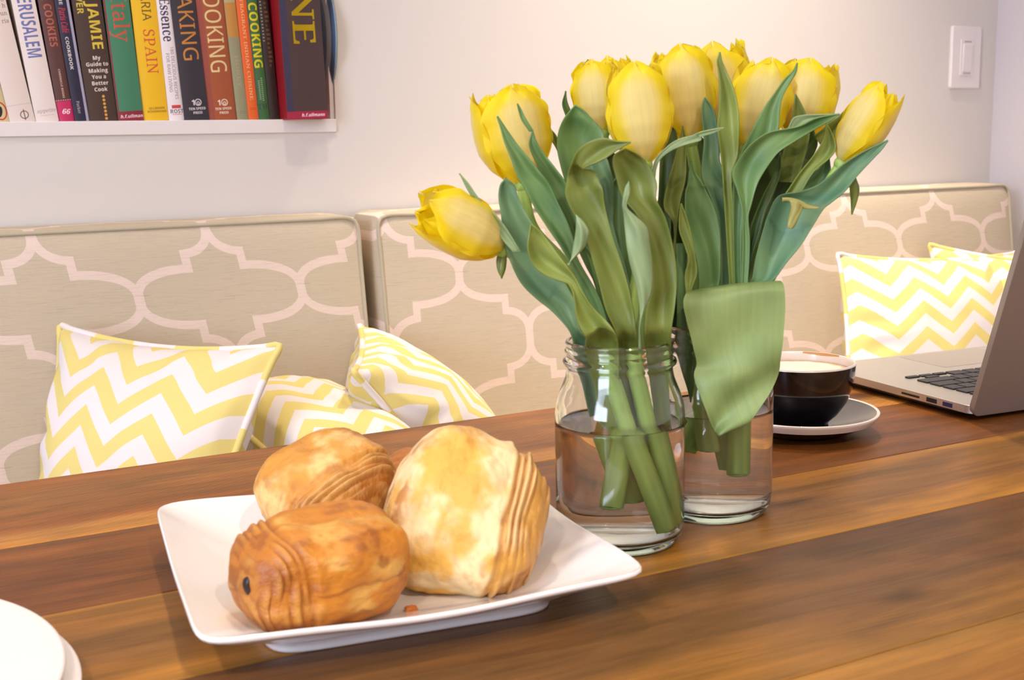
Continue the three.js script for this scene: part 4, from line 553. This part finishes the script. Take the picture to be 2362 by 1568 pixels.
function leafGeometry(kind, hollow, n, seed, base) {
  const rowsN = n.length / 6, Lp = [], Rp = [];
  for (let i = 0; i < rowsN; i++) { Lp.push(V(n[6 * i], n[6 * i + 1], n[6 * i + 2]).multiplyScalar(0.001)); Rp.push(V(n[6 * i + 3], n[6 * i + 4], n[6 * i + 5]).multiplyScalar(0.001)); }
  const LC = new THREE.CatmullRomCurve3(Lp, false, 'centripetal'), RC = new THREE.CatmullRomCurve3(Rp, false, 'centripetal');
  const along = (rowsN - 1) * 5, across = 10, a = new THREE.Color(leafColors[kind][0]), b = new THREE.Color(leafColors[kind][1]), c = new THREE.Color(), pts = [], col = [], uv = [];
  const L = [], R = [];
  for (let j = 0; j <= along; j++) { L.push(LC.getPoint(j / along)); R.push(RC.getPoint(j / along)); }
  for (let j = 0; j <= along; j++) {
    const tan = L[Math.min(j + 1, along)].clone().add(R[Math.min(j + 1, along)]).sub(L[Math.max(j - 1, 0)]).sub(R[Math.max(j - 1, 0)]).normalize(), wv = R[j].clone().sub(L[j]), w = wv.length(), nn = wv.clone().cross(tan).normalize();
    if (!isFinite(nn.x)) nn.set(0, 0, 1);
    for (let i = 0; i <= across; i++) {
      const u = i / across, m = Math.sin(u * Math.PI), fold = -hollow * 2.2 * w * m + (kind === 'fold' ? 0.0035 * Math.sin(u * 6.5 + 0.3 * j) * sstep(j / along, 0.3, 0.6) : 0.0012 * Math.sin(u * 9 + j * 0.25 + seed) * Math.min(1, w / 0.02));
      pts.push(L[j].clone().lerp(R[j], u).addScaledVector(nn, fold).sub(base)); uv.push(u * clamp(w / 0.03, 0.25, 2) + seed * 0.37, j / along * 2);
      const k = clamp(0.5 + 1.1 * N(u * 1.6 + seed, j * 0.10, 2) + 0.15 * N(u * 7, j * 0.06, seed), 0, 1); c.copy(a).lerp(b, k); if (u < 0.06 || u > 0.94) c.lerp(b, 0.5); col.push(c.r, c.g, c.b);
    }
  }
  const g = new THREE.BufferGeometry(), W1 = across + 1, tot = pts.length, idx = [], pos = [];
  for (const p of pts) pos.push(p.x, p.y, p.z);
  for (let j = 0; j < along; j++) for (let i = 0; i < across; i++) { const q = j * W1 + i; idx.push(q, q + 1, q + W1 + 1, q, q + W1 + 1, q + W1); }
  g.setAttribute('position', new THREE.Float32BufferAttribute(pos, 3)); g.setIndex(idx); g.computeVertexNormals();
  const nr = g.attributes.normal, P2 = [], I2 = idx.slice(), th = 0.0008;
  for (let i = 0; i < tot; i++) P2.push(pos[3 * i] - nr.getX(i) * th, pos[3 * i + 1] - nr.getY(i) * th, pos[3 * i + 2] - nr.getZ(i) * th);
  for (let i = 0; i < idx.length; i += 3) I2.push(idx[i] + tot, idx[i + 2] + tot, idx[i + 1] + tot);
  const rim = []; for (let j = 0; j <= along; j++) rim.push(j * W1 + across); for (let i = across - 1; i >= 0; i--) rim.push(along * W1 + i); for (let j = along - 1; j >= 0; j--) rim.push(j * W1); for (let i = 1; i < across; i++) rim.push(i);
  for (let k = 0; k < rim.length; k++) { const p = rim[k], q = rim[(k + 1) % rim.length]; I2.push(p, p + tot, q, q, p + tot, q + tot); }
  const o = new THREE.BufferGeometry(); o.setAttribute('position', new THREE.Float32BufferAttribute([...pos, ...P2], 3)); o.setAttribute('uv', new THREE.Float32BufferAttribute([...uv, ...uv], 2)); o.setAttribute('color', new THREE.Float32BufferAttribute([...col, ...col], 3)); o.setIndex(I2); o.computeVertexNormals();
  return o;
}
const petalMat = new THREE.MeshPhysicalMaterial({ color: '#ffffff', vertexColors: true, roughness: 0.55, transmission: 0.42, thickness: 0, side: THREE.DoubleSide, specularIntensity: 0.5, map: dataTex(128, 32, (u, v) => { const n = 246 + 6 * N(u * 26, v * 1.3, 4); return [n, n, n]; }) });
function petal(base, dir, sideways, len, rad, ang, inner, open, seed) {
  const fwd = dir.clone().cross(sideways).normalize(), col = [], pale = new THREE.Color('#fdf0a0'), rich = new THREE.Color('#ffe909'), gold = new THREE.Color('#ffdc00'), c = new THREE.Color();
  const prof = (v) => { const k = [[0, 0.16], [0.08, 0.46], [0.2, 0.76], [0.38, 0.97], [0.55, 1.0], [0.72, 0.96], [0.88, 0.85], [1, 0.66]]; let i = 0; while (i < k.length - 2 && v > k[i + 1][0]) i++; const m = (v - k[i][0]) / (k[i + 1][0] - k[i][0]); return lerp(k[i][1], k[i + 1][1], m); };
  const g = grid(16, 26, (u, v) => {
    const s = 2 * u - 1, wd = 1.14 * Math.pow(Math.sin(Math.PI * (0.07 + 0.80 * v)), 0.55) * (v > 0.8 ? Math.sqrt(Math.max(0, 1 - Math.pow((v - 0.8) / 0.2, 2.4)) * 0.985 + 0.015) : 1);
    const a = ang + s * wd * (inner ? 0.85 : 1), edge = Math.pow(Math.abs(s), 3);
    const r = rad * (prof(v) * (inner ? 0.86 : 1) * (1 + 0.10 * edge) + open * v * v + 0.075 * edge * Math.sin(v * 19 + seed * 5) * v + 0.03 * N(s * 2, v * 3, seed) - (Math.abs(s) < 0.12 ? 0.025 * (1 - v) : 0));
    const y = len * (v * (inner ? 0.97 : 1) - 0.02 * edge * v * v + 0.035 * Math.sin(s * 8 + seed * 3) * sstep(v, 0.75, 1));
    const k = sstep(Math.abs(s), 0.28 + 0.2 * N(v * 3, seed, 2), 0.75), top = sstep(v, 0.72, 0.95);
    c.copy(inner ? rich : pale).lerp(rich, clamp(k * 0.95 + top * 0.8, 0, 1)).lerp(gold, 0.4 * clamp((inner ? 0.8 : 0.2) * (0.4 + N(s * 3, v * 2, seed + 4)), 0, 1)); if (v < 0.1) c.lerp(new THREE.Color('#d8d98a'), 0.6 * (1 - v / 0.1)); col.push(c.r, c.g, c.b);
    return base.clone().addScaledVector(dir, y).addScaledVector(sideways, r * Math.cos(a)).addScaledVector(fwd, r * Math.sin(a));
  });
  g.setAttribute('color', new THREE.Float32BufferAttribute(col, 3)); return g;
}
const stemTex = std('#ffffff', 0.5, { map: dataTex(64, 64, (u, v) => { const n = N(u * 12, v * 3, 2); return [164 + 22 * n, 194 + 20 * n, 96 + 12 * n]; }) });
const TULIPS = [   // label, jar, stem foot and mouth offsets (mm: right, towards us) in that jar
  ['yellow tulip hanging lowest, at the far left of the bouquet', 0, [6, -8], [-24, -6]],
  ['open yellow tulip second from the left, behind two narrow leaves', 0, [26, 14], [-14, 12]],
  ['yellow tulip with a pale outer petal, above the broad pointed leaf', 0, [14, -16], [-6, -14]],
  ['large yellow tulip in front, above the curled leaf tip', 0, [31, 2], [8, 10]],
  ['yellow tulip showing only its tips behind the large front one', 0, [-6, 12], [14, -12]],
  ['deep yellow tulip with a small brown fleck, highest in the middle', 1, [-4, 12], [-16, 4]],
  ['yellow tulip behind the tall upright leaf', 1, [12, -8], [-6, -16]],
  ['yellow tulip with a long cream stripe, between two upright leaves', 1, [-12, -10], [6, 4]],
  ['yellow tulip with drooping left petal, second from the right', 1, [14, 10], [16, -8]],
  ['slender yellow tulip leaning out at the far right', 1, [-16, 2], [24, 6]],
];
const RGT = V(Math.cos(28.167 * Math.PI / 180), 0, Math.sin(28.167 * Math.PI / 180)), TWD = V(-RGT.z, 0, RGT.x);
const FOOT = [0.030, 0.0125, 0.036, 0.0140, 0.030, 0.052, 0.034, 0.056, 0.033, 0.050];
TULIPS.forEach(([label, j, f, m], i) => {
  const [B, T, wid, spin, open] = HEADS[i], head = V(...B).multiplyScalar(0.001), tip = V(...T).multiplyScalar(0.001), c = V(JARS[j][0], TOP, JARS[j][1]);
  const foot = c.clone().addScaledVector(RGT, f[0] / 1000).addScaledVector(TWD, f[1] / 1000); foot.y = TOP + FOOT[i];
  const mouth = c.clone().addScaledVector(RGT, m[0] / 1000).addScaledVector(TWD, m[1] / 1000); mouth.y = TOP + 0.140;
  const t = thing('tulip', label, 'tulip', foot.toArray(), 0, 'yellow tulips in the two jars');
  const dir = tip.clone().sub(head), len = dir.length(); dir.normalize();
  const near = head.clone().addScaledVector(dir, -0.03), mid = mouth.clone().lerp(near, 0.5); mid.y += 0.012;
  const curve = new THREE.CatmullRomCurve3([foot, foot.clone().lerp(mouth, 0.55), mouth, mid, near, head.clone().addScaledVector(dir, 0.002)].map((p) => p.clone().sub(foot)), false, 'centripetal');
  const seg = 60, rad = (v) => 0.0070 - 0.0028 * v, fr = curve.computeFrenetFrames(seg);
  const stem = grid(14, seg, (u, v) => { const k = Math.round(v * seg), a = -u * 2 * Math.PI, p = curve.getPointAt(v); return p.addScaledVector(fr.normals[k], rad(v) * Math.cos(a)).addScaledVector(fr.binormals[k], rad(v) * Math.sin(a)); }, true);
  const cap = new THREE.SphereGeometry(rad(0), 14, 6).scale(1, 0.25, 1);
  part('stem', clean([stem, cap]), stemTex, t);
  const sideways = Math.abs(dir.y) > 0.95 ? RGT.clone().addScaledVector(dir, -RGT.dot(dir)).normalize() : V(0, 1, 0).cross(dir).normalize(), hb = head.clone().sub(foot);
  for (let k = 0; k < 3; k++) part('petal', petal(hb, dir, sideways, len * 0.98, wid / 2000, spin + Math.PI / 3 + k * 2 * Math.PI / 3, true, open * 0.6, i * 3 + k + 0.5), petalMat, t);
  for (let k = 0; k < 3; k++) part('petal', petal(hb, dir, sideways, len, wid / 2000, spin + k * 2 * Math.PI / 3, false, open, i * 3 + k), petalMat, t);
  part('seed_base', new THREE.SphereGeometry(0.0055, 14, 10).scale(1, 1.1, 1).translate(hb.x, hb.y, hb.z), stemTex, t);
  for (const [n, [owner, kind, hollow, rows]] of LEAVES.entries()) if (owner === i) part('leaf', leafGeometry(kind, hollow, rows, n + 1, foot), leafMats[kind], t);
});
// ---------------------------------------------------------------- shadows everywhere
scene.traverse((o) => { if (o.isMesh) { o.castShadow = true; o.receiveShadow = true; } });
renderer.render(scene, camera);
